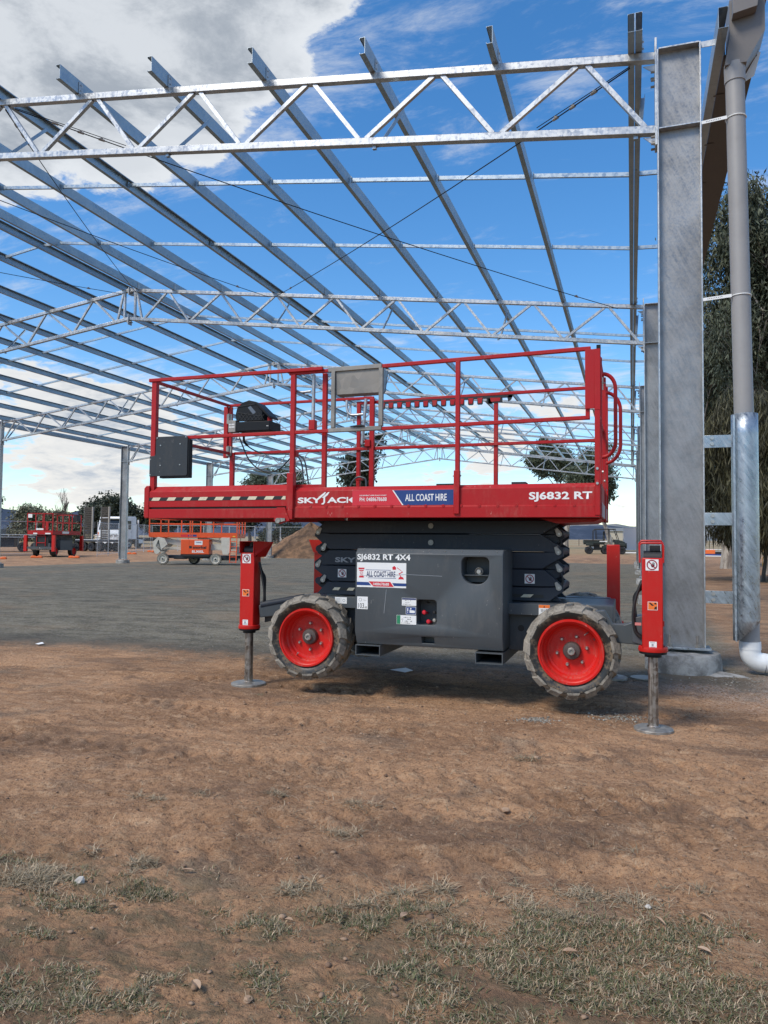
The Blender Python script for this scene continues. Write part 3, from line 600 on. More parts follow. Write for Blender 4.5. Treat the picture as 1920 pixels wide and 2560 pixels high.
cable(-9.6, 0, -14.3, 1, 'steep cable from the nearest truss to the apex of the second truss'); cable(-14.3, 0, -9.8, 1, 'cable running under the middle purlins to the second truss')
cable(-19.4, 0, -14.8, 1, 'nearly level cable reaching the second apex from off frame'); cable(-14.8, 0, -19.2, 1, 'cable ending on the far half of the second truss')
cable(0, 4, -9.6, 5, 'fine cable in the last roof bay, rising to the farthest column'); cable(-9.6, 4, -.3, 5, 'fine cable in the last roof bay, falling to the farthest column')
# gutter, rainwater head, downpipe
t = thing('eave_gutter', 'taupe sheet metal gutter hung along the eave above the downpipe', 'gutter', (1.2, 9.3, 7.0))
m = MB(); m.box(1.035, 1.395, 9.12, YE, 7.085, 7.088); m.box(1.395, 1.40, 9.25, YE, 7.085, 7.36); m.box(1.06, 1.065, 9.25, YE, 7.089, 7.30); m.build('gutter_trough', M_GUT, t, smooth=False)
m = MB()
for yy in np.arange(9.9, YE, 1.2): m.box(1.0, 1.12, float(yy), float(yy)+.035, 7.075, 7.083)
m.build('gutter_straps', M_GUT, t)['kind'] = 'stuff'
t = thing('rainwater_head', 'taupe rainwater head with overflow box on top of the downpipe', 'rainwater head', (1.25, 9.0, 6.85))
m = MB(); yf, yb = 8.88, 9.24
m.add([(1.07, yf, 7.15), (1.43, yf, 7.15), (1.43, yb, 7.15), (1.07, yb, 7.15), (1.07, yf, 7.56), (1.43, yf, 7.56), (1.43, yb, 7.56), (1.07, yb, 7.56)], [(0, 1, 5, 4), (1, 2, 6, 5), (2, 3, 7, 6), (3, 0, 4, 7)])
m.build('head_box', M_FASC, t, smooth=False)
m = MB(); m.add([(1.07, yf, 7.15), (1.43, yf, 7.15), (1.43, yb, 7.15), (1.07, yb, 7.15), (1.022, yf+.02, 6.83), (1.245, yf+.02, 6.83), (1.245, yf+.24, 6.83), (1.022, yf+.24, 6.83)], [(0, 4, 5, 1), (1, 5, 6, 2), (2, 6, 7, 3), (3, 7, 4, 0), (4, 5, 6, 7)]); m.build('funnel', M_FASC, t, smooth=False)
m = MB(); m.prism([(1.09, 7.31), (1.335, 7.35), (1.375, 7.60), (1.09, 7.52)], 'XZ', yf-.13, yf-.005); m.build('overflow_box', M_FASC, t, bevel=.003)
MB().box(1.41, 1.45, yf-.01, yb+.03, 7.50, 7.60).build('rim', M_FASC, t); MB().prism([(1.26, 6.80), (1.37, 6.86), (1.44, 7.12), (1.42, 7.14), (1.25, 6.84)], 'XZ', yb+.012, yb+.016).build('back_flashing', M_WHT, t)
t = thing('downpipe', 'tall taupe round downpipe with white elbow at its foot', 'downpipe', (1.2, 9.0, 0))
px0, px1 = 1.131, 1.225
def pxz(z): return px0+(px1-px0)*(6.86-z)/6.5
MB().tube([(pxz(6.86), 9.0, 6.86), (pxz(.30), 9.0, .30)], .101, 28).build('pipe', M_PIPE, t)
MB().tube([(pxz(6.87), 9.0, 6.87), (pxz(6.66), 9.0, 6.66)], .111, 28).build('pipe_socket', M_PIPE, t)
el = [(pxz(.34), 9.0, .34), (pxz(.26), 9.0, .26)]+[(1.225+.12*(1-math.cos(a)), 9.0, .252-.118*math.sin(a)) for a in [i*math.pi/2/7 for i in range(8)]]+[(1.37, 9.0, .131)]
MB().tube(el, [.107]*len(el), 28).build('elbow', M_PVC, t); MB().tube([(1.372, 9.0, .131), (4.6, 9.0, .128)], .103, 28).build('outlet_pipe', M_PVC, t)
MB().tube([(pxz(.36), 9, .36), (pxz(.275), 9, .275)], .111, 28).build('collar', M_PVC, t)
def strap(z, tt, x0=.775):
    m = MB(); m.tube([(pxz(z)+.106*math.cos(a), 9.0+.106*math.sin(a), z) for a in [i*math.pi/12 for i in range(25)]], .007, 6); m.build('pipe_strap', M_WHT, tt)
    m = MB(); m.bar((x0, 8.93, z-.02), (pxz(z)-.1, 8.93, z), .003, .036); m.build('strap_bar', M_WHT, tt)
    for i in range(9): MB().cyl((x0+.05+i*.018, 8.9275, z-.017+i*.0015), (x0+.05+i*.018, 8.929, z-.017+i*.0015), .005, 8).build('hole', M_KPR, tt)
strap(6.245, t); strap(4.20, t)
t = thing('downpipe_guard', 'streaky galvanised half round guard bolted in front of the downpipe', 'pipe guard', (1.19, 8.9, .4))
n = 20; m = MB(); vs = []; rows = [2.86]+[2.86-.225*i for i in range(1, 11)]+[.60]
xc_, R_ = 1.19, .137
for z in rows+[None]:
    for k in range(n+1):
        a = math.pi+math.pi*k/n; x = xc_+R_*math.cos(a); y = 8.98+.17*math.sin(a); zz = z if z is not None else .37+(.60-.37)*max(0, (x-(xc_-R_+.03)))/(2*R_-.03)
        vs.append((x+(.0 if z is None else 0), y, zz))
N1 = n+1; m.add(vs, [(i*N1+k, i*N1+k+1, (i+1)*N1+k+1, (i+1)*N1+k) for i in range(len(rows)) for k in range(n)]); g = m.build('guard_shell', M_GS, t, fix=False)
so = g.modifiers.new('thickness', 'SOLIDIFY'); so.thickness = .004; so.offset = 1
m = MB(); m.prism([(1.0575, 2.84), (1.0795, 2.84), (1.0795, .36), (1.0575, .38)], 'XZ', 8.845, 8.85); m.build('guard_edge', M_GS, t)
for z in (2.57, 1.703, .838):
    b = MB().box(.772, 1.058, 8.935, 8.943, z-.072, z+.068).build('bracket', M_GS, t, bevel=.002)
    for dz in (.035, -.03): MB().cyl((.855, 8.918, z+dz), (.855, 8.934, z+dz), .021, 6).build('bolt', M_BOLT, b)
# ------------------------------------------------------------------ the scissor lift
L = thing('scissor_lift', 'red and charcoal rough terrain scissor lift standing on its outriggers, with extended deck', 'scissor lift', (-1.66, 7.1, 0))
YN, YF = 6.21, 7.62                        # near and far side of the platform
BV = .004
# main deck
m = MB(); m.prism([(YN-.012, 1.625), (YN-.012, 1.722), (YN-.002, 1.727), (YN-.002, 1.872), (YN+.035, 1.908), (YN+.06, 1.908), (YN+.06, 1.64), (YN+.10, 1.625)], 'YZ', -2.97, -.243)
deck = m.build('deck_side', M_RED, L, bevel=.003)
m = MB(); m.prism([(YF+.012, 1.625), (YF+.012, 1.872), (YF-.035, 1.908), (YF-.06, 1.908), (YF-.06, 1.64)], 'YZ', -2.97, -.243); m.build('deck_side', M_RED, L, bevel=.003)
m = MB(); m.box(-2.97, -.245, YN+.062, YF-.062, 1.83, 1.85); m.build('deck_floor', M_GREY, L)
m = MB()
for y in (YN+.16, 6.55, 7.0, 7.35, YF-.16): m.box(-2.9, -.3, y-.03, y+.03, 1.70, 1.828)
m.build('deck_joists', M_RED, L)
m = MB(); m.prism([(-.245, 1.625), (-.30, 1.598), (-.62, 1.585), (-.75, 1.624)], 'XZ', 6.5, 7.3); m.build('rear_plate', M_RED, L)
m = MB(); m.box(-.243, -.232, 6.262, YF-.02, 1.628, 1.90); m.build('deck_end', M_RED, L)
m = MB(); m.box(-.2315, -.226, 6.30, YF-.02, 1.632, 1.748); m.build('worn_bumper', paint('worn_bumper_paint', (.42, .36, .35), .6, (.5, .03, .03), .9, 9), L)
for i in range(17):
    x = -2.80+i*.157
    if x < -.28: m = MB(); m.cyl((x, YN-.006, 1.7265), (x, YN-.0165, 1.7265), .013, 10); m.build('weld_tab', M_RED, L)
# things lying on the deck: pale sheets
t = thing('deck_sheets', 'pale flat sheets stacked on the platform floor, edges just showing', 'sheets', (-1.6, 6.9, 1.85))
MB().box(-2.35, -1.62, 6.5, 7.1, 1.9, 1.922).build('sheet', M_WHT, t); MB().box(-1.50, -.95, 6.55, 7.1, 1.9, 1.926).build('sheet', M_GRPR, t)
m = MB(); m.box(-1.66, -1.48, 6.4, 6.6, 1.9, 1.935); m.build('batten', M_BLK, t); m = MB(); m.box(-.98, -.86, 6.35, 6.5, 1.9, 1.935); m.build('batten', M_BLK, t)
# extension deck
m = MB(); m.prism([(YN-.022, 1.731), (YN-.022, 1.882), (YN+.03, 1.938), (YN+.06, 1.938), (YN+.06, 1.731)], 'YZ', -4.59, -3.028); m.build('extension_side', M_RED, L, bevel=.003)
m = MB(); m.prism([(YN-.026, 1.622), (YN-.026, 1.712), (YN+.06, 1.712), (YN+.06, 1.622)], 'YZ', -4.592, -3.028); m.build('extension_rail', M_RED, L, bevel=.004)
m = MB(); m.box(-4.56, -3.03, YN-.002, YN+.05, 1.711, 1.732); m.build('roller_slot', M_KPR, L)
m = MB(); m.box(-3.0285, -2.70, YN+.062, YN+.10, 1.86, 1.938); m.build('extension_lip', M_RED, L, bevel=.003)
m = MB(); m.box(-4.59, -3.0, YF-.06, YF+.02, 1.625, 1.93); m.build('extension_side', M_RED, L, bevel=.003)
m = MB(); m.prism([(-4.60, 1.64), (-4.60, 1.92), (-4.575, 1.945), (-4.54, 1.945), (-4.54, 1.622), (-4.585, 1.622)], 'XZ', YN-.03, YF+.03); m.build('extension_end', M_RED, L, bevel=.008)
m = MB(); m.box(-4.54, -2.98, YN+.06, YF-.06, 1.855, 1.87); m.build('extension_floor', M_GREY, L)
m = MB(); m.cyl((-3.10, YN-.07, 1.60), (-3.10, YN+.05, 1.60), .02, 12); m.prism([(-3.15, 1.60), (-3.12, 1.72), (-3.04, 1.72), (-2.99, 1.60), (-3.09, 1.565)], 'XZ', YN-.05, YN-.03); m.build('roller_bracket', M_RED, L)
m = MB(); m.lathe([(.0001, -.01), (.025, -.01), (.025, .01)], (-3.10, YN-.065, 1.597), 'Y', 12); m.prism([(-3.11, 1.575), (-3.03, 1.595), (-3.03, 1.62), (-3.10, 1.622)], 'XZ', YN-.066, YN-.055); m.build('catch_plate', M_STEEL, L)
# hazard stripe on the extension
m = MB(); x = -4.515; i = 0
m.mat(1).sheet(-4.545, -3.045, 1.795, 1.827, YN-.0245)
while x < -3.09:
    w = .088; x1 = min(x+w, -3.045); m.mat(0).poly([(x, 1.7955), (x1, 1.7955), (min(x1+.022, -3.045), 1.8265), (x+.022, 1.8265)], YN-.026); x += .178
m.build('hazard_stripe', [M_CREAM, M_KPR], L, smooth=False)
# rails
def rail(p, q, w=.032, name='rail', mt=None): return MB().bar(p, q, w).build(name, mt or M_RED, L, bevel=BV)
yr = YN+.018
rail((-4.582, yr-.02, 3.005), (-2.695, yr-.02, 3.003), .033); rail((-3.045, yr+.006, 2.980), (-2.643, yr+.006, 2.985), .030)
rail((-2.122, yr, 2.990), (-.313, yr, 3.014), .033); MB().bar((-2.643, yr-.004, 2.986), (-2.122, yr-.004, 2.991), .04).build('tray_top_rail', M_BOXS, L, bevel=BV)
rail((-4.52, yr, 2.417), (-2.635, yr, 2.424), .032); rail((-2.12, yr, 2.424), (-.32, yr, 2.443), .032); MB().bar((-2.635, yr-.004, 2.427), (-2.12, yr-.004, 2.430), .038).build('tray_bottom_rail', M_BOXS, L, bevel=BV)
rail((-.338, yr, 2.43), (-.338, yr, 2.53), .034)
def post(x0, x1, z0, z1, y=yr, name='post', d=.04): return MB().box(x0, x1, y-d/2, y+d/2, z0, z1).build(name, M_RED, L, bevel=BV)
post(-4.553, -4.498, 1.90, 2.99, d=.05); post(-3.022, -2.975, 2.02, 2.966); post(-3.03, -2.965, 1.70, 2.04, yr-.022, 'post_sleeve', .07); post(-3.026, -2.968, 1.61, 1.70, yr-.024, 'post_foot', .066)
post(-2.727, -2.683, 1.90, 2.975, yr+.065); post(-1.445, -1.407, 2.0, 2.985); post(-1.450, -1.400, 1.655, 2.03, yr-.022, 'post_sleeve', .055)
post(-.282, -.239, 1.64, 2.99, yr-.012, d=.05)
for x in (-1.45,): MB().cyl((x-.014, yr-.02, 1.985), (x-.014+.075, yr-.02, 1.985), .007, 8).build('locking_pin', M_STEEL, L)
m = MB(); m.box(-.357, -.2835, yr-.035, yr-.027, 2.512, 3.0); m.box(-.2835, -.2375, yr-.0395, yr-.0375, 2.50, 3.0); m.build('corner_panel', M_RED, L, bevel=.002)
m = MB(); m.box(-.27, -.236, yr+.03, yr+.05, 2.97, 3.05); m.build('rubber_stop', M_BPL, L)
# left end and far side rails
xe = -4.53
rail((xe, yr+.02, 2.995), (-4.50, YF-.02, 3.0), .03); rail((-4.50, yr+.02, 2.425), (-4.46, YF-.02, 2.43), .03)
post(-4.552, -4.50, 2.38, 2.985, YF-.02); post(-4.466, -4.412, 1.9, 2.44, YF-.02); post(-4.497, -4.46, 2.40, 2.985, YF-.0)
for z in (2.83, 2.45):
    m = MB(); m.box(-4.50, -4.435, YF-.06, YF-.045, z-.05, z+.06); m.cyl((-4.467, YF-.065, z-.055), (-4.467, YF-.065, z+.065), .012, 8); m.build('gate_hinge', M_STEEL, L)
rail((-4.50, YF, 3.002), (-2.69, YF, 3.0), .03); rail((-4.42, YF, 2.432), (-.26, YF, 2.445), .032)
rail((-2.90, YF+.03, 2.953), (-.30, YF+.03, 2.985), .032)
post(-2.893, -2.851, 1.9, 2.94, YF+.02); post(-2.729, -2.676, 1.9, 2.99, YF-.02); post(-1.362, -1.32, 1.9, 2.94, YF+.02)
m = MB(); m.mat(1).box(-2.64, -1.17, YF-.006, YF, 2.922, 2.95)
i = 0; x = -2.62
while x < -1.42:
    m.mat(1).prism([(x, 2.925), (x, 2.872), (x+.01, 2.862), (x+.05, 2.862), (x+.06, 2.872), (x+.06, 2.925)], 'XZ', YF-.006, YF)
    if i < 12: m.mat(0).prism([(x+.002, 2.935), (x+.012, 2.878), (x+.046, 2.878), (x+.058, 2.935)], 'XZ', YF-.009, YF-.0065)
    x += .0985; i += 1
m.mat(1).prism([(-1.42, 2.925), (-1.42, 2.87), (-1.27, 2.875), (-1.27, 2.925)], 'XZ', YF-.006, YF); m.mat(1).prism([(-1.22, 2.925), (-1.21, 2.88), (-1.18, 2.9), (-1.155, 2.955), (-1.2, 2.955)], 'XZ', YF-.006, YF); m.mat(0).prism([(-1.40, 2.93), (-1.39, 2.888), (-1.30, 2.89), (-1.29, 2.925)], 'XZ', YF-.009, YF-.0065)
m.build('toothed_strip', [M_RED, M_KPR], L)
# right end: gate posts and grab handles
for y in (6.98, YF-.02): post(-.262, -.218, 1.62, 2.93 if y < 7.2 else 2.97, y)
rail((-.255, yr, 2.965), (-.255, YF, 2.97), .032); rail((-.255, yr, 2.44), (-.255, YF, 2.44), .034); MB().box(-.262, -.232, 6.40, 6.45, 1.62, 2.98).build('gate_post', M_RED, L, bevel=BV)
m = MB(); m.prism([(yr, 2.98), (yr+.16, 2.80), (yr+.16, 2.2), (yr+.12, 2.15), (yr+.12, 2.75), (yr, 2.88)], 'YZ', -.244, -.236); m.build('corner_gusset', M_RED, L)
def loop(y, xo, zt, zb):
    xi = -.235; r = xo-xi; pts = [(xi-.01, y, zt)]
    for i in range(9): a = math.pi/2-i*math.pi/16; pts.append((xi+r*math.cos(a), y, zt-r*1.25+r*1.25*math.sin(a)))
    for i in range(9): a = -i*math.pi/16; pts.append((xi+r*math.cos(a), y, zb+r*1.25+r*1.25*math.sin(a)))
    pts.append((xi-.01, y, zb)); MB().tube(pts, .017, 10).build('grab_handle', M_RED, L)
loop(6.62, -.128, 2.885, 2.16); loop(7.22, -.095, 2.84, 2.17)
for z, y in ((1.99, yr-.04), (1.95, 6.6), (1.90, 7.0)): MB().cyl((-.225, y, z), (-.213, y, z), .012, 8).build('bolt', M_BOLT, L)
for z in (2.02, 1.90): MB().cyl((-.262, yr-.045, z), (-.262, yr-.035, z), .011, 8).build('bolt', M_BOLT, L)
m = MB(); m.cyl((-.228, 6.5, 2.72), (-.228, 6.5, 2.83), .006, 6); m.cyl((-.25, 6.5, 2.78), (-.205, 6.5, 2.78), .006, 6); m.build('gate_latch', M_STEEL, L)
# steel tray hung on the near rail
t = L
for x0, x1 in ((-2.609, -2.572), (-2.148, -2.110)): MB().box(x0, x1, yr-.026, yr+.012, 2.448, 2.972).build('tray_leg', M_BOXS, L, bevel=.002)
m = MB(); m.prism([(YN+.01, 2.968), (YN+.015, 2.756), (YN+.13, 2.752), (YN+.20, 2.80), (YN+.27, 3.01), (YN+.262, 3.012), (YN+.19, 2.81), (YN+.125, 2.762), (YN+.02, 2.766), (YN+.016, 2.968)], 'YZ', -2.571, -2.149); m.build('tray_trough', M_BOXS, L, smooth=False)
for x in (-2.571, -2.152): m = MB(); m.prism([(YN+.012, 2.966), (YN+.017, 2.758), (YN+.13, 2.754), (YN+.20, 2.80), (YN+.27, 3.01)], 'YZ', x, x+.003); m.build('tray_end', M_GS, L, smooth=False)
# manual box
m = MB(); m.prism([(-4.480, 2.432), (-4.13, 2.432), (-4.118, 2.42), (-4.118, 2.052), (-4.13, 2.04), (-4.553, 2.04), (-4.553, 2.24), (-4.50, 2.242), (-4.482, 2.26)], 'XZ', YN-.016, YN-.009); mb = m.build('manual_box', M_DBOX, L, bevel=.002)
m = MB(); m.box(-4.44, -4.10, YN-.008, YN+.05, 2.02, 2.40); m.build('manual_box_body', M_BPL, mb, bevel=.006)
for x, z in ((-4.425, 2.345), (-4.20, 2.353), (-4.425, 2.146), (-4.20, 2.148), (-4.465, 2.42), (-4.135, 2.42), (-4.54, 2.21), (-4.54, 2.055)): MB().cyl((x, YN-.021, z), (x, YN-.016, z), .006, 8).build('rivet', M_BOLT, mb)
# lettering and decals
yd = YN-.0035; M_RP2 = mat('red_decal', (.60, .02, .035), .35)
m = MB(); m.sheet(-2.39, -1.452, 1.733, 1.869, yd); m.mat(1).poly([(-1.906, 1.735), (-1.998, 1.867), (-1.454, 1.867), (-1.454, 1.735)], yd-.001); m.mat(2).poly([(-1.906, 1.735), (-1.998, 1.867), (-2.010, 1.867), (-1.918, 1.735)], yd-.0012)
dc = m.build('hire_decal', [M_RP2, M_BLUE, M_WHT], L, smooth=False)
text('lettering', 'ALL COAST HIRE', -1.890, -1.515, 1.770, 1.832, yd-.002, M_WHT, dc, .015); text('lettering', 'EQUIPMENT HIRE GOLD COAST', -2.318, -2.063, 1.817, 1.829, yd-.0015, M_WHT, dc, .02); text('lettering', 'PH: 0488678688', -2.318, -2.063, 1.772, 1.806, yd-.0015, M_WHT, dc, .01)
text('lettering', 'SJ6832 RT', -.812, -.303, 1.755, 1.837, yd, M_WHT, L, .03)
# maker's name: wide letters with two slanted bars over the J
text('lettering', 'SKY', -2.930, -2.692, 1.759, 1.812, yd, M_WHT, L, .035); text('lettering', 'AC', -2.636, -2.452, 1.759, 1.812, yd, M_WHT, L, .035)
m = MB(); m.poly([(-2.445, 1.759), (-2.430, 1.759), (-2.430, 1.812), (-2.445, 1.812)], yd-.0002); m.poly([(-2.427, 1.786), (-2.389, 1.759), (-2.389, 1.812)], yd-.0002)
m.poly([(-2.725, 1.812), (-2.660, 1.859), (-2.647, 1.859), (-2.660, 1.838), (-2.700, 1.806)], yd-.0004); m.poly([(-2.688, 1.808), (-2.628, 1.858), (-2.612, 1.858), (-2.630, 1.832), (-2.655, 1.812), (-2.655, 1.765), (-2.668, 1.748), (-2.690, 1.745), (-2.690, 1.757), (-2.678, 1.760), (-2.672, 1.768), (-2.672, 1.806)], yd-.0008); m.build('maker_emblem', M_WHT, L, smooth=False)
# control console on the near mid rail
cb = MB().box(-3.625, -3.262, 6.262, 6.50, 2.462, 2.555).build('control_console', M_BPL, L, bevel=.006)
m = MB()
prof = [(-3.622, 2.56), (-3.635, 2.62), (-3.618, 2.69), (-3.56, 2.742), (-3.50, 2.757), (-3.435, 2.728), (-3.345, 2.645), (-3.34, 2.56)]
for y in (6.265, 6.47): MB().prism(prof, 'XZ', y, y+.012).build('console_guard', M_BPL, cb, bevel=.003)
m = MB()
for k in range(7): m.bar((-3.61+.038*k, 6.263, 2.562), (-3.55+.038*k, 6.263, 2.64-.004*k), .004, .004); m.bar((-3.55+.038*k, 6.2625, 2.562), (-3.61+.038*k, 6.2625, 2.64), .004, .004)
m.bar((-3.62, 6.262, 2.648), (-3.36, 6.262, 2.60), .006, .006); m.bar((-3.62, 6.262, 2.70), (-3.42, 6.262, 2.72), .006, .006); m.build('guard_ribs', M_BLK, cb)
m = MB(); m.prism([(-3.56, 2.725), (-3.50, 2.745), (-3.43, 2.715), (-3.27, 2.58), (-3.27, 2.60), (-3.34, 2.67), (-3.42, 2.745), (-3.50, 2.765), (-3.57, 2.74)], 'XZ', 6.28, 6.46); m.build('console_hood', M_BPL, cb, bevel=.004)
MB().prism([(-3.50, 2.69), (-3.47, 2.705), (-3.41, 2.64), (-3.44, 2.62)], 'XZ', 6.2625, 6.2635).build('grip_hole', mat('blue_grey_gap', (.10, .13, .17), .6), cb)
MB().cyl((-3.30, 6.33, 2.55), (-3.30, 6.33, 2.60), .02, 12).build('red_knob', M_RED, cb); text('lettering', 'mm', -3.295, -3.275, 2.50, 2.508, 6.2605, M_WHT, cb)
gb = MB().box(-3.71, -3.63, 6.262, 6.34, 2.458, 2.573).build('switch_box', M_BOXS, L, bevel=.004)
m = MB()
for i in range(4): m.sheet(-3.70+.016*i, -3.688+.016*i, 2.50, 2.515, 6.2605); m.sheet(-3.70+.016*i, -3.69+.016*i, 2.525, 2.54, 6.2605)
m.build('switch_print', M_WHT, gb)
# cables and tubes on the platform
def hose(pts, r, name, m_, parent=L, n=8, sub=6):
    P = [Vector(p) for p in pts]; out = []
    for i in range(len(P)-1):
        p0 = P[max(i-1, 0)]; p1 = P[i]; p2 = P[i+1]; p3 = P[min(i+2, len(P)-1)]
        for k in range(sub):
            t = k/sub; out.append(.5*((2*p1)+(-p0+p2)*t+(2*p0-5*p1+4*p2-p3)*t*t+(-p0+3*p1-3*p2+p3)*t*t*t))
    out.append(P[-1]); return MB().tube(out, r, n).build(name, m_, parent)
def at_plane(px, py, Y): d = pixdir(px, py); return CAMP + d*(Y/d.y)
zE = lambda x, y, Y=6.42: tuple(at_plane(350+x/3.016, 850+y/3.016, Y))
hose([zE(750, 735), zE(775, 800), zE(820, 900), zE(890, 970), zE(970, 995), zE(1050, 975), zE(1120, 905), zE(1150, 870)], .007, 'control_cable', M_BLK)
hose([zE(785, 720), zE(788, 770), zE(820, 805), zE(880, 840), zE(960, 860), zE(1120, 860)], .0065, 'control_cable', M_BLK)
hose([zE(783, 725), zE(786, 765), zE(808, 795)], .012, 'cable_gland', M_BPL)
hose([zE(1185, 872), zE(1215, 920), zE(1228, 1000), zE(1228, 1080)], .008, 'hydraulic_hose', M_GREY); hose([zE(1200, 868), zE(1240, 910), zE(1258, 1000), zE(1270, 1085)], .008, 'hydraulic_hose', M_GREY)
zC = lambda x, y, Y=7.5: tuple(at_plane(780+x/5.53, 880+y/5.53, Y))
zD = lambda x, y, Y=7.5: tuple(at_plane(560+x/4.1475, 1000+y/4.1475, Y))
hose([zD(1300, 930), zD(1330, 850), zD(1385, 800), zD(1440, 805), zD(1470, 830), zD(1475, 930)], .010, 'hydraulic_hose', M_GREY)
hose([(-3.02, 6.27, 2.935), (-3.015, 6.27, 2.86), (-2.985, 6.27, 2.822), (-2.93, 6.27, 2.808), (-2.84, 6.27, 2.812)], .012, 'drop_bar_bend', M_G, n=10)
MB().cyl((-2.815, 6.27, 2.50), (-2.812, 6.27, 2.968), .017, 12).build('drop_bar', M_G, L); MB().box(-2.853, -2.79, 6.25, 6.31, 2.448, 2.54).build('bar_clamp', M_RED, L, bevel=BV)
hose([(-3.005, YF-.02, 2.985), (-3.0, YF-.02, 2.88), (-2.965, YF-.02, 2.825), (-2.90, YF-.02, 2.815), (-2.80, YF-.02, 2.82)], .015, 'drop_bar_bend', M_G, n=10)
MB().cyl((-2.81, YF-.04, 2.49), (-2.77, YF-.04, 2.985), .018, 12).build('drop_bar', M_G, L); MB().box(-2.775, -2.712, YF-.06, YF, 2.455, 2.53).build('bar_clamp', M_RED, L, bevel=BV)
MB().box(-2.87, -2.80, YF-.09, YF-.02, 2.085, 2.105).build('hose_bracket', M_RED, L); m = MB(); m.box(-3.0, -2.965, yr+.0, yr+.06, 2.20, 2.25); m.build('hose_clamp', M_RED, L)
m = MB(); m.prism([(-2.42, 2.455), (-2.35, 2.448), (-2.28, 2.452), (-2.30, 2.466)], 'XZ', YN-.02, YN+.03); m.build('rag_on_rail', M_BLK, L)
# scissor arms
def sx(x): return x*1.0385
def sz(z): return 1.4+(z-1.4)*1.0385
ZL = [.905, 1.031, 1.185, 1.333, 1.487, 1.612]
def arm(layer, y0, flip=False, th=.055):
    """folded arm: layer 0 lowest"""
    zb, zt_ = ZL[layer]+.004, ZL[layer+1]-.004; up = layer % 2 == (1 if not flip else 0)   # which end is the upper tip
    xl, xr = -2.715, -.735; L_, R_ = -2.875, -.560
    if layer == 4: pts = [(-2.875, zb+.02), (L_, zb), (xl, zb), (xr, zb), (R_+.02, zt_), (-2.77, zt_)]
    elif layer == 0: pts = [(L_+.02, zb), (xl-.03, zt_), (xr, zt_), (R_, zt_+.01), (R_, zt_-.03), (xr+.06, zb)]
    elif layer % 2 == 1: pts = [(L_, zb-.005), (L_-.012, zb+.03), (xl-.01, zt_), (xr, zt_), (R_, zt_+.015), (R_+.005, zt_-.025), (xr, zb), (xl, zb)]
    else: pts = [(L_, zt_+.015), (L_-.01, zt_-.025), (xl, zb), (xr, zb), (R_, zb-.01), (R_+.005, zb+.03), (xr, zt_), (xl, zt_)]
    if layer == 1: pts = [(L_, zt_+.005), (L_-.008, zt_-.03), (xl, zb), (xr, zb), (R_, zb+.01), (R_, zb-.02+.03), (xr+.02, zt_), (xl, zt_)]
    if layer == 3: pts = [(L_, zt_+.015), (L_-.01, zt_-.02), (xl-.02, zb), (xr, zb), (R_, zb-.01), (R_+.004, zb+.03), (xr+.0, zt_), (xl, zt_)]
    if layer == 2: pts = [(L_, zb-.012), (L_-.01, zb+.025), (xl-.015, zt_), (xr, zt_), (R_, zt_+.012), (R_+.005, zt_-.03), (xr, zb), (xl, zb)]
    if flip:
        c = (-2.875-.56)/2; pts = [(2*c-x, z) for x, z in pts]
    pts = [(sx(x), sz(z)) for x, z in pts]
    return MB().prism(pts, 'XZ', y0, y0+th).build('scissor_arm', M_ARM, L, bevel=.005)
for y, fl in ((6.745, False), (6.81, True), (7.33, True), (7.40, False)):
    for k in range(5): arm(k, y, fl)
def teardrop(x, z, y, a, s=1.0):
    m = MB(); pts = []
    for i in range(15): an = rad(a+60+i*240/14); pts.append((x+.026*s*math.cos(an), z+.026*s*math.sin(an)))
    tip = (x+.055*s*math.cos(rad(a)), z+.055*s*math.sin(rad(a)));
    pts += [(tip[0]+.012*s*math.cos(rad(a-90)), tip[1]+.012*s*math.sin(rad(a-90))), (tip[0]+.012*s*math.cos(rad(a+90)), tip[1]+.012*s*math.sin(rad(a+90)))]
    m.prism(pts, 'XZ', y-.006, y); p = m.build('pin_plate', M_STEEL, L, bevel=.0015); MB().cyl((x, y-.011, z), (x, y-.006, z), .009*s, 10).build('pin_bolt', M_BOLT, p)
for x, z, a in ((-2.845, 1.497, 55), (-2.845, 1.187, 55), (-2.79, 1.345, 60), (-2.79, 1.045, 60), (-.592, 1.492, 120), (-.598, 1.335, 120), (-.587, 1.187, 120), (-.594, 1.03, 120)):
    teardrop(sx(x), sz(z), 6.742, a)
for z in (1.497, 1.34, 1.185, 1.035):
    for x in (-2.84, -.59): MB().cyl((sx(x), 6.75, sz(z)), (sx(x), 7.45, sz(z)), .035, 16).build('cross_pin', M_ARM, L)
for z in (1.56, 1.408): MB().lathe([(.0001, -.008), (.026, -.008), (.026, 0)], (sx(-1.73), 6.741, sz(z)), 'Y', 20).build('centre_pin', M_STEEL, L)
MB().box(sx(-1.38), sx(-.75), 6.738, 6.744, sz(1.486), sz(1.4885)).build('painted_edge_glint', M_GRPR, L)  # pale strip painted as light caught along the arm's edge
hose([(-.66, 6.8, 1.52), (-.60, 6.78, 1.42), (-.66, 6.76, 1.36), (-.74, 6.8, 1.33)], .011, 'scissor_hose', M_BLK)
hose([(-.63, 6.76, 1.20), (-.585, 6.75, 1.10), (-.60, 6.76, .99)], .010, 'scissor_hose', M_BLK)
ya = 6.7395
text('lettering', 'SKY', sx(-2.666), sx(-2.458), sz(1.213), sz(1.261), ya, M_GRPR, L, .035)
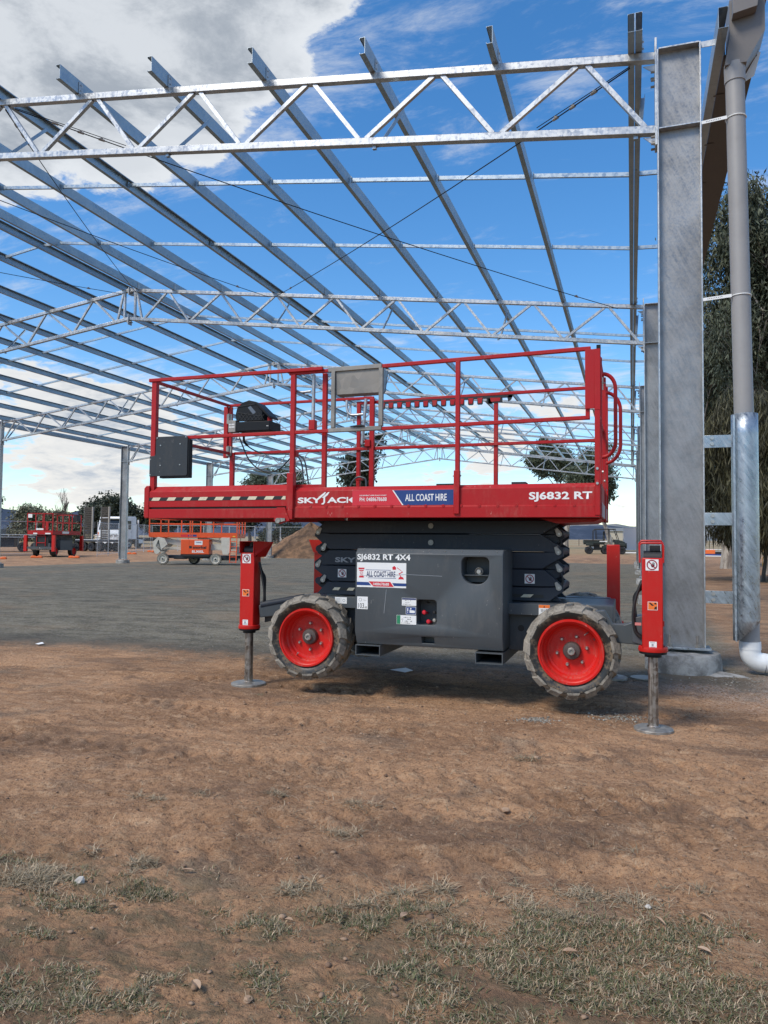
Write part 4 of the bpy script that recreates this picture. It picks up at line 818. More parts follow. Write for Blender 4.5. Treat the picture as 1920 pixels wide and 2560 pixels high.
def prohibit(x0, x1, z0, z1, y, parent):
    s = x1-x0; cx, cz = (x0+x1)/2, (z0+z1)/2; m = MB(); m.sheet(x0, x1, z0, z1, y); m.mat(1).ring((cx, cz), s*.33, s*.42, y-.001)
    m.mat(2).poly([(cx-.02*s, cz-.20*s), (cx+.16*s, cz-.20*s), (cx+.20*s, cz), (cx+.02*s, cz+.0*s), (cx-.10*s, cz-.02*s)], y-.0008)
    for i, (dx, h) in enumerate(((.03, .18), (.075, .23), (.12, .22), (.165, .17))): m.poly([(cx+dx*s-.018*s, cz), (cx+dx*s+.018*s, cz), (cx+(dx+.02*(i-1.2))*s+.016*s, cz+h*s), (cx+(dx+.02*(i-1.2))*s-.016*s, cz+h*s)], y-.0009)
    m.mat(1).poly([(cx-.29*s, cz+.23*s), (cx-.23*s, cz+.29*s), (cx+.29*s, cz-.23*s), (cx+.23*s, cz-.29*s)], y-.0012); m.build('no_hands_sticker', [M_WHT, M_MAR, M_KPR], parent, smooth=False)
prohibit(sx(-2.636), sx(-2.550), sz(1.072), sz(1.150), ya, L); prohibit(sx(-.885), sx(-.798), sz(1.060), sz(1.143), ya, L)
def hazard(x0, x1, z0, z1, y, n, parent, start=0):
    m = MB(); m.mat(1).sheet(x0, x1, z0, z1, y); w = (x1-x0)/n
    for i in range(start, n, 2): m.mat(0).poly([(x0+i*w, z0), (x0+i*w+w*.85, z0), (min(x0+i*w+w*1.15, x1), z1), (x0+i*w+w*.3, z1)], y-.001)
    m.build('hazard_stripe', [M_CREAM, M_KPR], parent, smooth=False)
hazard(sx(-2.69), sx(-2.40), sz(.950), sz(.977), ya, 4, L, 0); hazard(sx(-1.02), sx(-.723), sz(.940), sz(.967), ya, 3, L, 1)
# chassis
CG = M_GREY
m = MB(); m.box(-2.80, -.42, 6.50, 6.66, .785, .885); m.build('chassis_beam', CG, L, bevel=BV); m = MB(); m.box(-2.80, -.2, 7.5, 7.66, .785, .885); m.build('chassis_beam', CG, L, bevel=BV)
m = MB(); m.box(-2.70, -.62, 6.60, 7.60, .46, .785); m.build('chassis_box', CG, L, bevel=.01)
m = MB(); m.box(-3.1, -.15, 6.62, 7.56, .69, .88); m.build('chassis_frame', CG, L, bevel=.01)
MB().lathe([(.0001, 0), (.028, 0)], (-.93, 6.597, .66), 'Y', 24).build('frame_hole', M_KPR, L)
m = MB(); m.sheet(-2.665, -2.545, .825, .885, 6.498); m.mat(1)
for i in range(5): m.sheet(-2.655, -2.615, .835+.009*i, .838+.009*i, 6.4975)
m.ring((-2.575, .855), .010, .014, 6.4975, 16); m.sheet(-2.605, -2.603, .827, .883, 6.4975); m.build('tie_down_label', [M_WHT, M_GRPR], L, smooth=False)
m = MB(); m.sheet(-.765, -.67, .792, .879, 6.498); m.mat(1).sheet(-.764, -.671, .852, .8785, 6.4975); m.mat(2).poly([(-.725, .855), (-.711, .855), (-.718, .875)], 6.497); m.ring((-.697, .832), .008, .011, 6.497, 14)
for i in range(3): m.sheet(-.745+.012*i, -.741+.012*i, .82, .843, 6.497)
m.build('warning_label', [M_WHT, M_OPR, M_KPR], L, smooth=False)
# axle beams and diagonal links to the outriggers
for x in (-2.84, -.478): MB().cyl((x, 6.45, .53), (x, 7.75, .53), .06, 14).build('axle', M_ARM, L)
m = MB(); m.bar((-3.47, 6.52, .72), (-2.95, 6.72, .78), .10, .12); m.build('outrigger_arm', CG, L, bevel=.008); m = MB(); m.cyl((-3.45, 6.50, .78), (-3.05, 6.66, .86), .034, 14); m.build('outrigger_ram', M_ARM, L)
m = MB(); m.prism([(-3.46, .60), (-3.46, .80), (-3.40, .82), (-3.12, .86), (-3.02, .86), (-3.02, .72), (-3.30, .64)], 'XZ', 6.60, 6.68); m.build('outrigger_arm', CG, L, bevel=.006)
m = MB(); m.prism([(-.30, .62), (-.30, .86), (-.21, .865), (-.15, .76), (-.05, .76), (.05, .80), (.07, .82), (.07, .60)], 'XZ', 6.30, 6.40); m.build('outrigger_arm', CG, L, bevel=.006)
m = MB(); m.prism([(.0, .65), (.0, .84), (.10, .86), (.12, .62)], 'XZ', 6.06, 6.30); m.build('outrigger_bracket', CG, L, bevel=.006)
m = MB(); m.box(.02, .066, 5.985, 6.0, .79, .81); m.build('pink_tape', mat('pale_red_tape', (.6, .2, .18), .5), L)
# hood
hx0, hx1, hy0, hy1 = -2.347, -1.026, 6.198, 6.72
def hood():
    m = MB(); F = [(hy0+.05, .498), (hy0, .612), (hy0, 1.307), (hy0+.045, 1.35), (hy1, 1.35), (hy1, .498)]
    m.prism(F, 'YZ', hx0, hx1); return m.build('engine_hood', M_GREY, L, bevel=.010)
hd = hood(); m = MB(); m.prism([(-2.30, 1.31), (-1.03, 1.31), (-1.03, 1.345), (-2.30, 1.345)], 'XZ', 6.3, 6.31)
def rrect(x0, x1, z0, z1, r, n=6, rb=None):
    rb = rb or r; out = []
    for cx, cz, a0, q in ((x1-r, z1-r, 0, r), (x0+r, z1-r, 90, r), (x0+rb, z0+rb, 180, rb), (x1-rb, z0+rb, 270, rb)):
        for i in range(n+1): a = rad(a0+90*i/n); out.append((cx+q*math.cos(a), cz+q*math.sin(a)))
    return out
M_HOLE = mat('unlit_cavity', (.004, .004, .005), .8)
def cavity(name, pts, depth, y, parent, floor=None):
    """a pocket let into the hood: rim ring, walls and back"""
    m = MB(); n = len(pts); cx = sum(p[0] for p in pts)/n; cz = sum(p[1] for p in pts)/n
    m.add([(p[0], y-.0015, p[1]) for p in pts], [tuple(range(n))]); o = m.build(name, M_HOLE, parent, smooth=False); return o
# real openings cut with a boolean so the recesses have depth
def cutter(pts, y0, y1):
    o = MB().prism(pts, 'XZ', y0, y1).build('cutter_shape', M_HOLE, L); return o
hd.data.materials.append(M_ARM)
cuts = [cutter(rrect(-1.380, -1.142, 1.055, 1.287, .045, rb=.105), 6.1, 6.40), cutter(rrect(-1.780, -1.597, .693, .911, .03), 6.1, 6.36), cutter(rrect(-1.735, -1.622, .531, .590, .006), 6.1, 6.33)]
for c in cuts:
    b = hd.modifiers.new('cut', 'BOOLEAN'); b.operation = 'DIFFERENCE'; b.object = c; b.solver = 'EXACT'
hd.modifiers.move(0, len(hd.modifiers)-1)
dg = bpy.context.evaluated_depsgraph_get(); newm = bpy.data.meshes.new_from_object(hd.evaluated_get(dg)); hd.modifiers.clear(); hd.data = newm; newm.name = 'engine_hood'
for c in cuts: bpy.data.objects.remove(c)
m = MB(); m.prism(rrect(-1.37, -1.152, 1.07, 1.135, .01), 'XZ', 6.33, 6.335); m.box(-1.372, -1.15, 6.24, 6.335, 1.128, 1.134); m.build('filler_shelf', M_GREY, L)
m = MB(); m.lathe([(.030, 0), (.036, .006), (.036, .03), (.028, .038), (.0001, .040)], (-1.243, 6.262, 1.162), 'Y', 24); m.lathe([(.0001, -.008), (.018, -.008), (.02, .002)], (-1.243, 6.262, 1.162), 'Y', 16); m.build('filler_cap', M_BOLT, L)
for x, z, r, mt in ((-1.722, .797, .020, M_RPR), (-1.683, .718, .020, M_RPR), (-1.628, .732, .018, M_STEEL), (-1.70, .886, .008, M_BLK), (-1.63, .80, .016, M_BLK)):
    m = MB(); m.cyl((x, 6.25, z), (x+.005, 6.33, z-.01), r*.6, 10); m.lathe([(.0001, -.014), (r*.7, -.012), (r, 0), (r*.8, .006)], (x, 6.25, z), 'Y', 16); m.build('control_knob', mt, L)
for i in range(9): MB().cyl((-2.28+i*.15, 6.222, 1.3285), (-2.28+i*.15, 6.228, 1.334), .006, 8).build('rivet', M_BOLT, hd)
yh = hy0-.002
text('lettering', 'SJ6832 RT 4X4', -2.331, -1.836, 1.234, 1.302, yh, M_WHT, hd, .03)
m = MB(); m.sheet(-2.332, -1.872, 1.006, 1.225, yh)
m.mat(1).poly([(-2.332, 1.022), (-1.872, 1.022), (-1.872, 1.047), (-2.332, 1.052)], yh-.0008); m.mat(0).poly([(-2.185, 1.010), (-1.975, 1.010), (-2.010, 1.062), (-2.232, 1.062)], yh-.0012); m.mat(2).poly([(-2.175, 1.014), (-1.985, 1.014), (-2.018, 1.058), (-2.222, 1.058)], yh-.0016)
m.mat(1).sheet(-2.25, -2.015, 1.158, 1.162, yh-.0008); m.sheet(-2.23, -1.965, 1.087, 1.091, yh-.0008)
m.mat(2)                                                                        # small red lift and boom emblems
m.poly([(-2.313, 1.090), (-2.268, 1.090), (-2.264, 1.098), (-2.275, 1.106), (-2.31, 1.106)], yh-.0008); m.sheet(-2.312, -2.268, 1.150, 1.158, yh-.0008); m.sheet(-2.318, -2.262, 1.164, 1.178, yh-.0008)
for k in range(3):
    z = 1.108+k*.014; m.poly([(-2.308, z), (-2.303, z), (-2.272, z+.014), (-2.277, z+.014)], yh-.0008); m.poly([(-2.277, z), (-2.272, z), (-2.303, z+.014), (-2.308, z+.014)], yh-.001)
m.poly([(-1.945, 1.082), (-1.893, 1.082), (-1.90, 1.10), (-1.925, 1.108), (-1.94, 1.096)], yh-.0008); m.poly([(-1.925, 1.105), (-1.918, 1.105), (-1.935, 1.135), (-1.942, 1.135)], yh-.0008); m.poly([(-1.942, 1.132), (-1.936, 1.127), (-1.902, 1.144), (-1.906, 1.15)], yh-.0009); m.poly([(-1.906, 1.15), (-1.902, 1.144), (-1.958, 1.182), (-1.954, 1.186)], yh-.001); m.poly([(-1.998, 1.165), (-1.968, 1.165), (-1.965, 1.185), (-1.98, 1.198), (-2.0, 1.19)], yh-.0008)
stk = m.build('hire_sticker', [M_WHT, M_BLUE, M_RPR], hd, smooth=False)
text('lettering', 'ALL COAST HIRE', -2.242, -1.972, 1.098, 1.150, yh-.001, M_NAVY, stk, .015); text('lettering', '0488678688', -2.178, -2.030, 1.024, 1.048, yh-.0022, M_WHT, stk, .01)
m = MB(); m.sheet(-2.328, -2.227, .810, .921, yh); lb = m.build('noise_label', M_WHT, hd, smooth=False); text('lettering', '103', -2.318, -2.262, .818, .862, yh-.0008, M_KPR, lb, 0); text('lettering', 'dB', -2.256, -2.234, .818, .835, yh-.0008, M_KPR, lb, 0)
m = MB(); m.ring((-2.298, .893), .012, .0155, yh-.0008, 16); m.sheet(-2.262, -2.24, .886, .888, yh-.0008); m.sheet(-2.265, -2.262, .886, .898, yh-.0008); m.build('noise_symbol', M_GRPR, lb)
rs = random.Random(12)
def dlabel(x0, x1, z0, z1, head, hm, name):
    m = MB(); m.sheet(x0, x1, z0, z1, yh); m.mat(1)
    if head == 'top': m.sheet(x0+.002, x1-.002, z1-.016, z1-.002, yh-.0006)
    if head == 'left': m.sheet(x0+.002, x0+.035, z0+.002, z1-.002, yh-.0006)
    if head == 'all': m.sheet(x0+.003, x1-.003, z0+.003, z1-.003, yh-.0006)
    m.mat(2 if head != 'all' else 0)
    if head == 'all': m.sheet(x0+.014, x0+.022, z0+.026, z1-.012, yh-.001); m.ring((x0+.018, z0+.016), .0001, .004, yh-.001, 8); m.ring((x0+.045, z1-.018), .0001, .007, yh-.001, 10); m.poly([(x0+.034, z0+.014), (x1-.01, z0+.014), (x1-.01, z0+.034), (x0+.034, z0+.04)], yh-.001)
    else:
        xa = x0+(.04 if head == 'left' else .006)
        for r in range(4 if head == 'left' else 3):
            for q in range(9 if head == 'left' else 7):
                if rs.random() < .72: x = xa+q*.0115+rs.uniform(0, .003); z = z0+.008+r*.0165; m.sheet(x, x+rs.uniform(.003, .008), z, z+rs.uniform(.003, .009), yh-.0007)
    m.build(name, [M_WHT, hm, M_KPR], hd, smooth=False)
dlabel(-1.910, -1.779, .855, .922, 'top', M_NAVY, 'instruction_label'); dlabel(-1.873, -1.781, .779, .847, 'all', M_BLUE, 'manual_label'); dlabel(-1.957, -1.778, .692, .771, 'left', M_GPR, 'emergency_label')
m = MB(); m.bar((-2.29, yh, 1.107), (-2.10, yh, 1.112), .001, .0035); m.bar((-2.10, yh-.0015, 1.112), (-1.872, yh-.0015, 1.126), .001, .003); m.bar((-1.872, yh+.0008, 1.126), (-1.55, yh+.0008, 1.118), .001, .003); m.bar((-2.055, yh+.0008, .99), (-2.075, yh+.0008, .78), .001, .003, (1, 0, 0)); m.build('scratch', M_GRPR, hd)
# fork pockets
for x0, x1, z0, z1 in ((-2.345, -2.113, .398, .493), (-1.262, -1.027, .388, .483)):
    m = MB(); t_ = .008; y0_, y1_ = 6.21, 7.95; m.box(x0, x1, y0_, y1_, z1-t_, z1); m.box(x0, x1, y0_, y1_, z0, z0+t_); m.box(x0, x0+t_, y0_, y1_, z0+t_, z1-t_); m.box(x1-t_, x1, y0_, y1_, z0+t_, z1-t_); m.build('fork_pocket', M_GREY, L)
# wheels
def wheel_mesh():
    R = .385; W = .29; parts = {}
    tyre = MB(); tyre.lathe([(.268, .012), (.285, .002), (.315, -.012), (.330, -.012), (.345, .0), (.368, .03), (.368, W-.03), (.345, W), (.31, W+.005), (.268, W-.01)], (0, 0, 0), 'Y', 56)
    lugs = MB(); nl = 15
    for k in range(nl):
        for side in (0, 1):
            a0 = 2*math.pi*(k+side*.5)/nl; vs = []
            # chevron bar from the shoulder to the centre
            path = [(-.014, .20, .345, .088), (.030, .14, .389, .084), (.10, .03, .389, .074), (.165, -.07, .388, .066)]
            for y, da, r, w in path:
                yy = y if side == 0 else W-y
                for dw in (-w/2, w/2):
                    a = a0+da*.9+dw/.37; vs.append((r*math.cos(a), yy, r*math.sin(a)))
            for y, da, r, w in path:
                yy = y if side == 0 else W-y; r2 = .352 if y > 0 else .328
                for dw in (-w*.68, w*.68):
                    a = a0+da*.9+dw/.37; vs.append((r2*math.cos(a), yy, r2*math.sin(a)))
            fs = []
            for i in range(3):
                a, b = 2*i, 2*i+1; c, d = 2*i+2, 2*i+3; fs += [(a, b, d, c), (a, c, 8+c, 8+a), (b, 8+b, 8+d, d)]
            fs += [(0, 8, 9, 1), (6, 7, 15, 14)]; lugs.add(vs, fs)
    return tyre, lugs
M_HUB = paint('hub_cap_paint', (.07, .05, .045), .5, (.2, .15, .1), .5, 8)
def make_wheel(name='wheel', near=True, turn=0.0):
    w = bpy.data.objects.new('wheel', None); COL.objects.link(w); w.parent = L; OFF[w.name] = (0, 0, 0)
    ty, lg = wheel_mesh(); ty.build('tyre', M_SIDE, w); lg.build('tread', M_TREAD, w)
    tb = MB().lathe([(.336, -.0105), (.350, .004), (.3695, .030), (.3695, .256), (.352, .288)], (0, 0, 0), 'Y', 56).build('tread_band', M_TREAD, w)
    m = MB(); m.lathe([(.268, .012), (.262, -.006), (.250, -.006), (.246, .006), (.236, .012), (.228, .03), (.224, .085), (.212, .095), (.202, .122), (.184, .126), (.182, .133), (.0001, .133)], (0, 0, 0), 'Y', 64); rm = m.build('rim', M_RIM, w)
    MB().lathe([(.074, .133), (.074, .105), (.066, .085), (.045, .080), (.0001, .080)], (0, 0, 0), 'Y', 28).build('hub', M_HUB, rm)
    MB().lathe([(.033, .081), (.033, .055), (.028, .05), (.016, .05), (.014, .06), (.0001, .06)], (0, 0, 0), 'Y', 8).build('hub_nut', M_STEEL, rm)
    for k in range(6):
        a = turn+k*math.pi/3; c = (.122*math.cos(a), .130, .122*math.sin(a)); m = MB(); m.lathe([(.0165, .004), (.0165, -.004), (.012, -.010), (.009, -.024), (.0001, -.024)], c, 'Y', 10); m.build('wheel_nut', M_BOLT, rm)
    return w, rm
def place_wheel(x, y, turn, rz=0, valve=0, far=False):
    w, rm = make_wheel(turn=turn); w.location = (x-L.location.x, y-L.location.y, .525); w.rotation_euler = (0, 0, rz)
    a = valve; MB().tube([(.21*math.cos(a), .09, .21*math.sin(a)), (.175*math.cos(a+.05), .05, .175*math.sin(a+.05))], .006, 8).build('valve', M_STEEL, rm)
place_wheel(-2.835, 6.215, rad(30), rad(3), rad(235)); place_wheel(-.475, 6.205, rad(12), rad(-1), rad(50)); place_wheel(-.475, 7.98, .3, math.pi, 1); place_wheel(-2.835, 7.98, .3, math.pi, 1)
# outriggers
def small_labels(x0, x1, zo, zw, y, parent):
    m = MB(); s = x1-x0; m.sheet(x0, x1, zo, zo+s*.9, y); m.mat(1).sheet(x0+.003, x1-.003, zo+.003, zo+s*.9-.003, y-.0006); m.mat(2).poly([(x0+.006, zo+s*.8), (x0+.02, zo+s*.8), (x0+.045, zo+s*.5), (x0+.03, zo+s*.45)], y-.001); m.poly([(x0+.045, zo+.006), (x1-.006, zo+.006), (x1-.006, zo+.03), (x0+.05, zo+.025)], y-.001); m.poly([(x0+.045, zo+.045), (x1-.008, zo+.042), (x1-.01, zo+.055), (x0+.05, zo+.058)], y-.001); m.build('crush_label', [M_WHT, M_OPR, M_KPR], parent, smooth=False)
    m = MB(); m.sheet(x0+.008, x1-.008, zw, zw+.052, y); m.mat(1).sheet(x0+.018, x1-.016, zw+.008, zw+.014, y-.0006); m.sheet(x0+.026, x1-.03, zw+.018, zw+.036, y-.0006); m.sheet(x0+.016, x1-.02, zw+.042, zw+.046, y-.0006); m.build('load_label', [M_WHT, M_GRPR], parent, smooth=False)
def outrigger(x0, x1, y0, y1, z0, z1, fx, fy, pr, lr=.036):
    o = MB().prism([(x0, y0), (x1, y0), (x1, y1), (x0, y1)], 'XY', z0, z1).build('outrigger', M_ORED, L, bevel=.008)
    MB().cyl((fx, fy, .05), (fx, fy, z0), lr, 28).build('leg', M_ROD, o)
    m = MB(); c = (fx, fy, 0); m.lathe([(.105, z0-.012), (.108, z0-.002), (.104, z0+.022), (.085, z0+.026)], c, 'Z', 32); m.build('flange', M_ORED, o)
    m = MB(); m.lathe([(.100, z0-.030), (.100, z0-.0125)], c, 'Z', 28); m.lathe([(.062, z0-.055), (.062, z0-.031)], c, 'Z', 24); m.build('seal', M_BPL, o)
    m = MB(); m.lathe([(lr+.002, .13), (lr+.002, .116), (lr-.004, .112), (lr-.004, .094), (lr+.003, .09), (lr+.003, .045), (lr+.012, .036), (lr+.012, .03)], c, 'Z', 24); m.build('ankle', M_ROD, o)
    m = MB(); m.lathe([(.0001, .034), (pr*.35, .032), (pr*.9, .028), (pr, .022), (pr, .0), (pr-.01, -.01)], c, 'Z', 40); m.build('foot_pad', M_STEEL, o, bevel=.002)
    return o
o1 = outrigger(.072, .221, 5.92, 6.08, .612, 1.306, .150, 6.0, .143)
for y, dz in ((5.93, 0), (6.06, .018)):
    m = MB(); m.tube([(.058, y, 1.27), (.056, y, 1.40+dz), (.070, y, 1.418+dz), (.212, y, 1.418+dz), (.226, y, 1.40+dz), (.224, y, 1.27)], .0075, 8); m.build('hose_guard', M_ORED, o1)
m = MB(); m.cyl((.085, 6.0, 1.30), (.21, 6.0, 1.30), .06, 20); m.box(.13, .205, 5.97, 6.03, 1.36, 1.40); m.cyl((.16, 6.0, 1.33), (.16, 6.0, 1.385), .02, 10); m.build('ram_head', M_BLK, o1); m = MB(); m.box(.052, .058, 5.925, 5.935, 1.25, 1.28); m.box(.225, .231, 5.925, 5.935, 1.25, 1.28); m.build('guard_bolts', M_BLK, o1)
prohibit(.098, .190, 1.212, 1.296, 5.9185, o1); small_labels(.112, .182, .915, .628, 5.9185, o1)
for i in range(4): hose([(.075, 6.05+.012*i, 1.13-.02*i), (.03-.004*i, 6.05+.012*i, 1.0), (.008+.006*i, 6.05+.012*i, .86), (.022+.006*i, 6.05+.012*i, .74), (.066, 6.05+.012*i, .69+.01*i)], .012, 'outrigger_hose', M_BLK)
MB().box(.222, .231, 5.98, 6.02, .79, .83).build('sensor', M_ORED, o1)
o2 = outrigger(-3.64, -3.487, 6.42, 6.56, .565, 1.292, -3.56, 6.48, .168, .040)
m = MB(); xa, xb = -3.644, -3.487; m.add([(xa, 6.405, 1.29), (xb, 6.405, 1.29), (xb, 6.405, 1.405), (xa, 6.405, 1.405), (xa, 6.60, 1.25), (xb+.03, 6.60, 1.25), (xb+.115, 6.60, 1.40), (xa, 6.60, 1.405), (xb+.004, 6.40, 1.25)], [(3, 2, 6, 7), (0, 3, 7, 4), (1, 8, 5, 6, 2), (4, 7, 6, 5)]); s_ = m.build('ram_hood', M_ORED, o2, smooth=False, fix=False)
sm = s_.modifiers.new('thickness', 'SOLIDIFY'); sm.thickness = .007
m = MB(); m.cyl((-3.62, 6.50, 1.31), (-3.50, 6.50, 1.31), .05, 18); m.cyl((-3.57, 6.5, 1.33), (-3.55, 6.5, 1.40), .022, 10); m.build('ram_head', M_BLK, o2)
for x, y in ((-3.482, 6.45), (-3.482, 6.53)): MB().cyl((x, y, 1.265), (x+.008, y, 1.265), .010, 8).build('bolt', M_BLK, o2)
prohibit(-3.616, -3.524, 1.190, 1.280, 6.4185, o2); small_labels(-3.610, -3.536, .868, .588, 6.4185, o2)
for i in range(4): hose([(-3.47, 6.50+.012*i, 1.20-.03*i), (-3.44+.004*i, 6.5+.012*i, 1.05), (-3.415-.004*i, 6.5+.012*i, .90), (-3.425, 6.5+.012*i, .78), (-3.45, 6.5+.012*i, .70)], .011, 'outrigger_hose', M_BLK)
o3 = outrigger(-.250, -.118, 8.10, 8.24, .585, 1.405, -.19, 8.17, .143); m = MB(); m.sheet(-.232, -.162, .60, .625, 8.0985); m.build('torn_label', M_WHT, o3)
o4 = outrigger(-3.60, -3.47, 8.10, 8.24, .585, 1.30, -3.53, 8.17, .15); m = MB(); m.prism([(-3.66, 1.43), (-3.47, 1.43), (-3.47, 1.28), (-3.60, 1.28)], 'XZ', 8.08, 8.25); m.build('ram_hood', M_ORED, o4)
p = MB(); p.lathe([(.0001, .012), (.135, .012), (.135, 0)], (.115, 8.28, float(ground_z(.115, 8.28))), 'Z', 32); tag(p.build('ground_pad', M_STEEL), 'thin dark round pad on the ground behind the near outrigger leg', 'pad')
p = MB(); pp = ground_pt(1005, 1683); p.add([(pp.x-.14, pp.y, .03), (pp.x+.05, pp.y-.05, .02), (pp.x+.12, pp.y+.02, .035), (pp.x+.02, pp.y+.07, .05)], [(0, 1, 2, 3)]); tag(p.build('plastic_scrap', M_WHT), 'scrap of white plastic lying under the lift between the wheels', 'litter')
pp = ground_pt(97, 1612); p = MB(); p.add([(pp.x-.06, pp.y, .012), (pp.x+.03, pp.y-.04, .012), (pp.x+.07, pp.y+.02, .02), (pp.x, pp.y+.06, .03)], [(0, 1, 2, 3)]); tag(p.build('paper_scrap', M_WHT), 'white paper scrap at the edge of the gravel pad', 'litter')
# ------------------------------------------------------------------ hills, far field, trees
def ridge(name, pts, depth, col, label=None):
    """hill range built as a long mound: crest points (X, Y, Z) with a front and a back slope"""
    m = MB(); n = len(pts); vs = []
    for k, (f, h) in enumerate(((-1, 0), (-.55, .45), (-.25, .8), (0, 1), (.5, .6), (1, 0))):
        for i, (x, y, z) in enumerate(pts):
            nz = .9+.2*math.sin(i*1.7+k*2.1); vs.append((x, y+f*depth, -4+(z+4)*h*(nz if 0 < h < 1 else 1)))
    m.add(vs, [(r*n+i, r*n+i+1, (r+1)*n+i+1, (r+1)*n+i) for r in range(5) for i in range(n-1)]); o = m.build(name, col, fix=False); tag(o, kind='structure'); return o
def f_hill(c1, c2):
    def f(T, b):
        g = T.new('ShaderNodeNewGeometry').outputs['Position']; n = T.noise(g, .012, 8, .7); T.put(b.inputs['Base Color'], T.mix(T.smooth(n, .4, .62), c1, c2))
    return f
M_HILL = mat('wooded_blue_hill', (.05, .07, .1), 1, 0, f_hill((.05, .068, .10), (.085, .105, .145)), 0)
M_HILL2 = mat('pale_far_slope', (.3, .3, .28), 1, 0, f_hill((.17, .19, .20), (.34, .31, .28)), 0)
rs = random.Random(3)
def crest(x0, x1, y, zf, n=60):
    return [(x0+(x1-x0)*i/n, y+60*math.sin(i), zf(x0+(x1-x0)*i/n)+4*math.sin(i*.9)+3*math.sin(i*2.3+1)) for i in range(n+1)]
ridge('hills', crest(-3200, 60, 1500, lambda x: 36+max(0, (-x-300))*.034), 260, M_HILL)
ridge('far_slope', crest(-380, 1500, 1900, lambda x: 52+.004*x), 260, M_HILL2)
# the shed roofs and town specks on the far slope are left to its material

def tree_mats():
    def bark(c1, c2, nm):
        def f(T, b):
            o = T.new('ShaderNodeTexCoord').outputs['Object']; n = T.noise(T.scale(o, 1, 1, .25), 3.2, 6, .7); T.put(b.inputs['Base Color'], T.mix(T.smooth(n, .4, .6), c1, c2)); bump(T, b, n, .5, .05)
        return mat(nm, c1, .9, 0, f)
    return bark((.42, .38, .33), (.20, .165, .14), 'pale_gum_bark'), bark((.13, .11, .095), (.07, .058, .05), 'dark_bark')
BARK_P, BARK_D = tree_mats()
def crownmat(name, c1, c2, sc):
    def f(T, b):
        g = T.new('ShaderNodeNewGeometry'); n = T.noise(g.outputs['Position'], sc, 4, .65); r = g.outputs['Random Per Island']
        k = T.math('ADD', T.math('MULTIPLY', n, .6), T.math('MULTIPLY', r, .4)); T.put(b.inputs['Base Color'], T.mix(T.smooth(k, .3, .7), c1, c2))
        b.inputs['Subsurface Weight'].default_value = 0
    return mat(name, c1, .6, 0, f, .35)
C_GUM = crownmat('gum_foliage', (.045, .062, .038), (.115, .135, .085), .5); C_DARK = crownmat('dark_foliage', (.022, .030, .018), (.06, .070, .042), .5)
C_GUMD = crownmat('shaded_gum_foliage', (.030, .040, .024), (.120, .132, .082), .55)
C_OLV = crownmat('olive_drooping_foliage', (.026, .026, .015), (.10, .094, .047), .6); C_BUSH = crownmat('dusty_bush_foliage', (.085, .088, .055), (.21, .205, .13), .4)
def grow(rs, base, height, levels, spread, trunk_r, lean=(0, 0), fork=.3, up=.35, n_child=(2, 4), twigs=True):
    """skeleton: list of (points, radii) and tips"""
    segs = []; tips = []
    def branch(p, d, ln, r, lv):
        pts = [p]; rr = [r]; n = 5; dd = d.copy()
        for i in range(n):
            dd = (dd+Vector((rs.uniform(-1, 1), rs.uniform(-1, 1), rs.uniform(-.3, .6)))*.16+Vector((0, 0, up*.12))).normalized(); p = p+dd*ln/n; pts.append(p); rr.append(r*(1-.45*(i+1)/n))
        segs.append((pts, rr, lv))
        if lv >= levels: tips.append((p, dd, lv)); return
        if lv >= max(1, levels-2): tips.append((pts[3], dd, lv))
        for c in range(rs.randint(*n_child)):
            t = rs.choice([2, 3, 4, 5]) if lv else rs.choice([3, 4, 5]); q = pts[t]
            a = rs.uniform(0, 2*math.pi); side = Vector((math.cos(a), math.sin(a), rs.uniform(-.1, .5))).normalized(); nd = (dd*(1-spread)+side*spread+Vector((0, 0, up*.5))).normalized()
            branch(q, nd, ln*rs.uniform(.55, .85), rr[t]*rs.uniform(.5, .75), lv+1)
    branch(Vector(base), Vector((lean[0], lean[1], 1)).normalized(), height*fork, trunk_r, 0); return segs, tips
def leaves(rs_, centers, sizes, n, ls, aspect, droop, name, m_, parent, elong=(1, 1, 1)):
    R = np.random.RandomState(rs_); C = np.array(centers); S = np.array(sizes); k = R.randint(0, len(C), n); off = R.randn(n, 3); off /= np.linalg.norm(off, axis=1)[:, None]; off *= (R.rand(n, 1)**.45)
    P = C[k]+off*S[k][:, None]*np.array(elong); d = R.randn(n, 3); d[:, 2] -= droop*2.0; d /= np.linalg.norm(d, axis=1)[:, None]; u = np.cross(d, R.randn(n, 3)); u /= np.linalg.norm(u, axis=1)[:, None]
    L_ = ls*R.uniform(.6, 1.5, (n, 1)); W = L_*aspect; V = np.stack([P, P+d*L_*.5+u*W*.5, P+d*L_, P+d*L_*.5-u*W*.5], 1); V -= np.array(OFF[parent.name])
    me = bpy.data.meshes.new(name); me.vertices.add(n*4); me.vertices.foreach_set('co', V.ravel()); me.loops.add(n*4); me.loops.foreach_set('vertex_index', np.arange(n*4)); me.polygons.add(n); me.polygons.foreach_set('loop_start', np.arange(0, n*4, 4)); me.update(calc_edges=True)
    me.materials.append(m_); o = bpy.data.objects.new(name, me); COL.objects.link(o); o.parent = parent; OFF[o.name] = OFF[parent.name]; return o
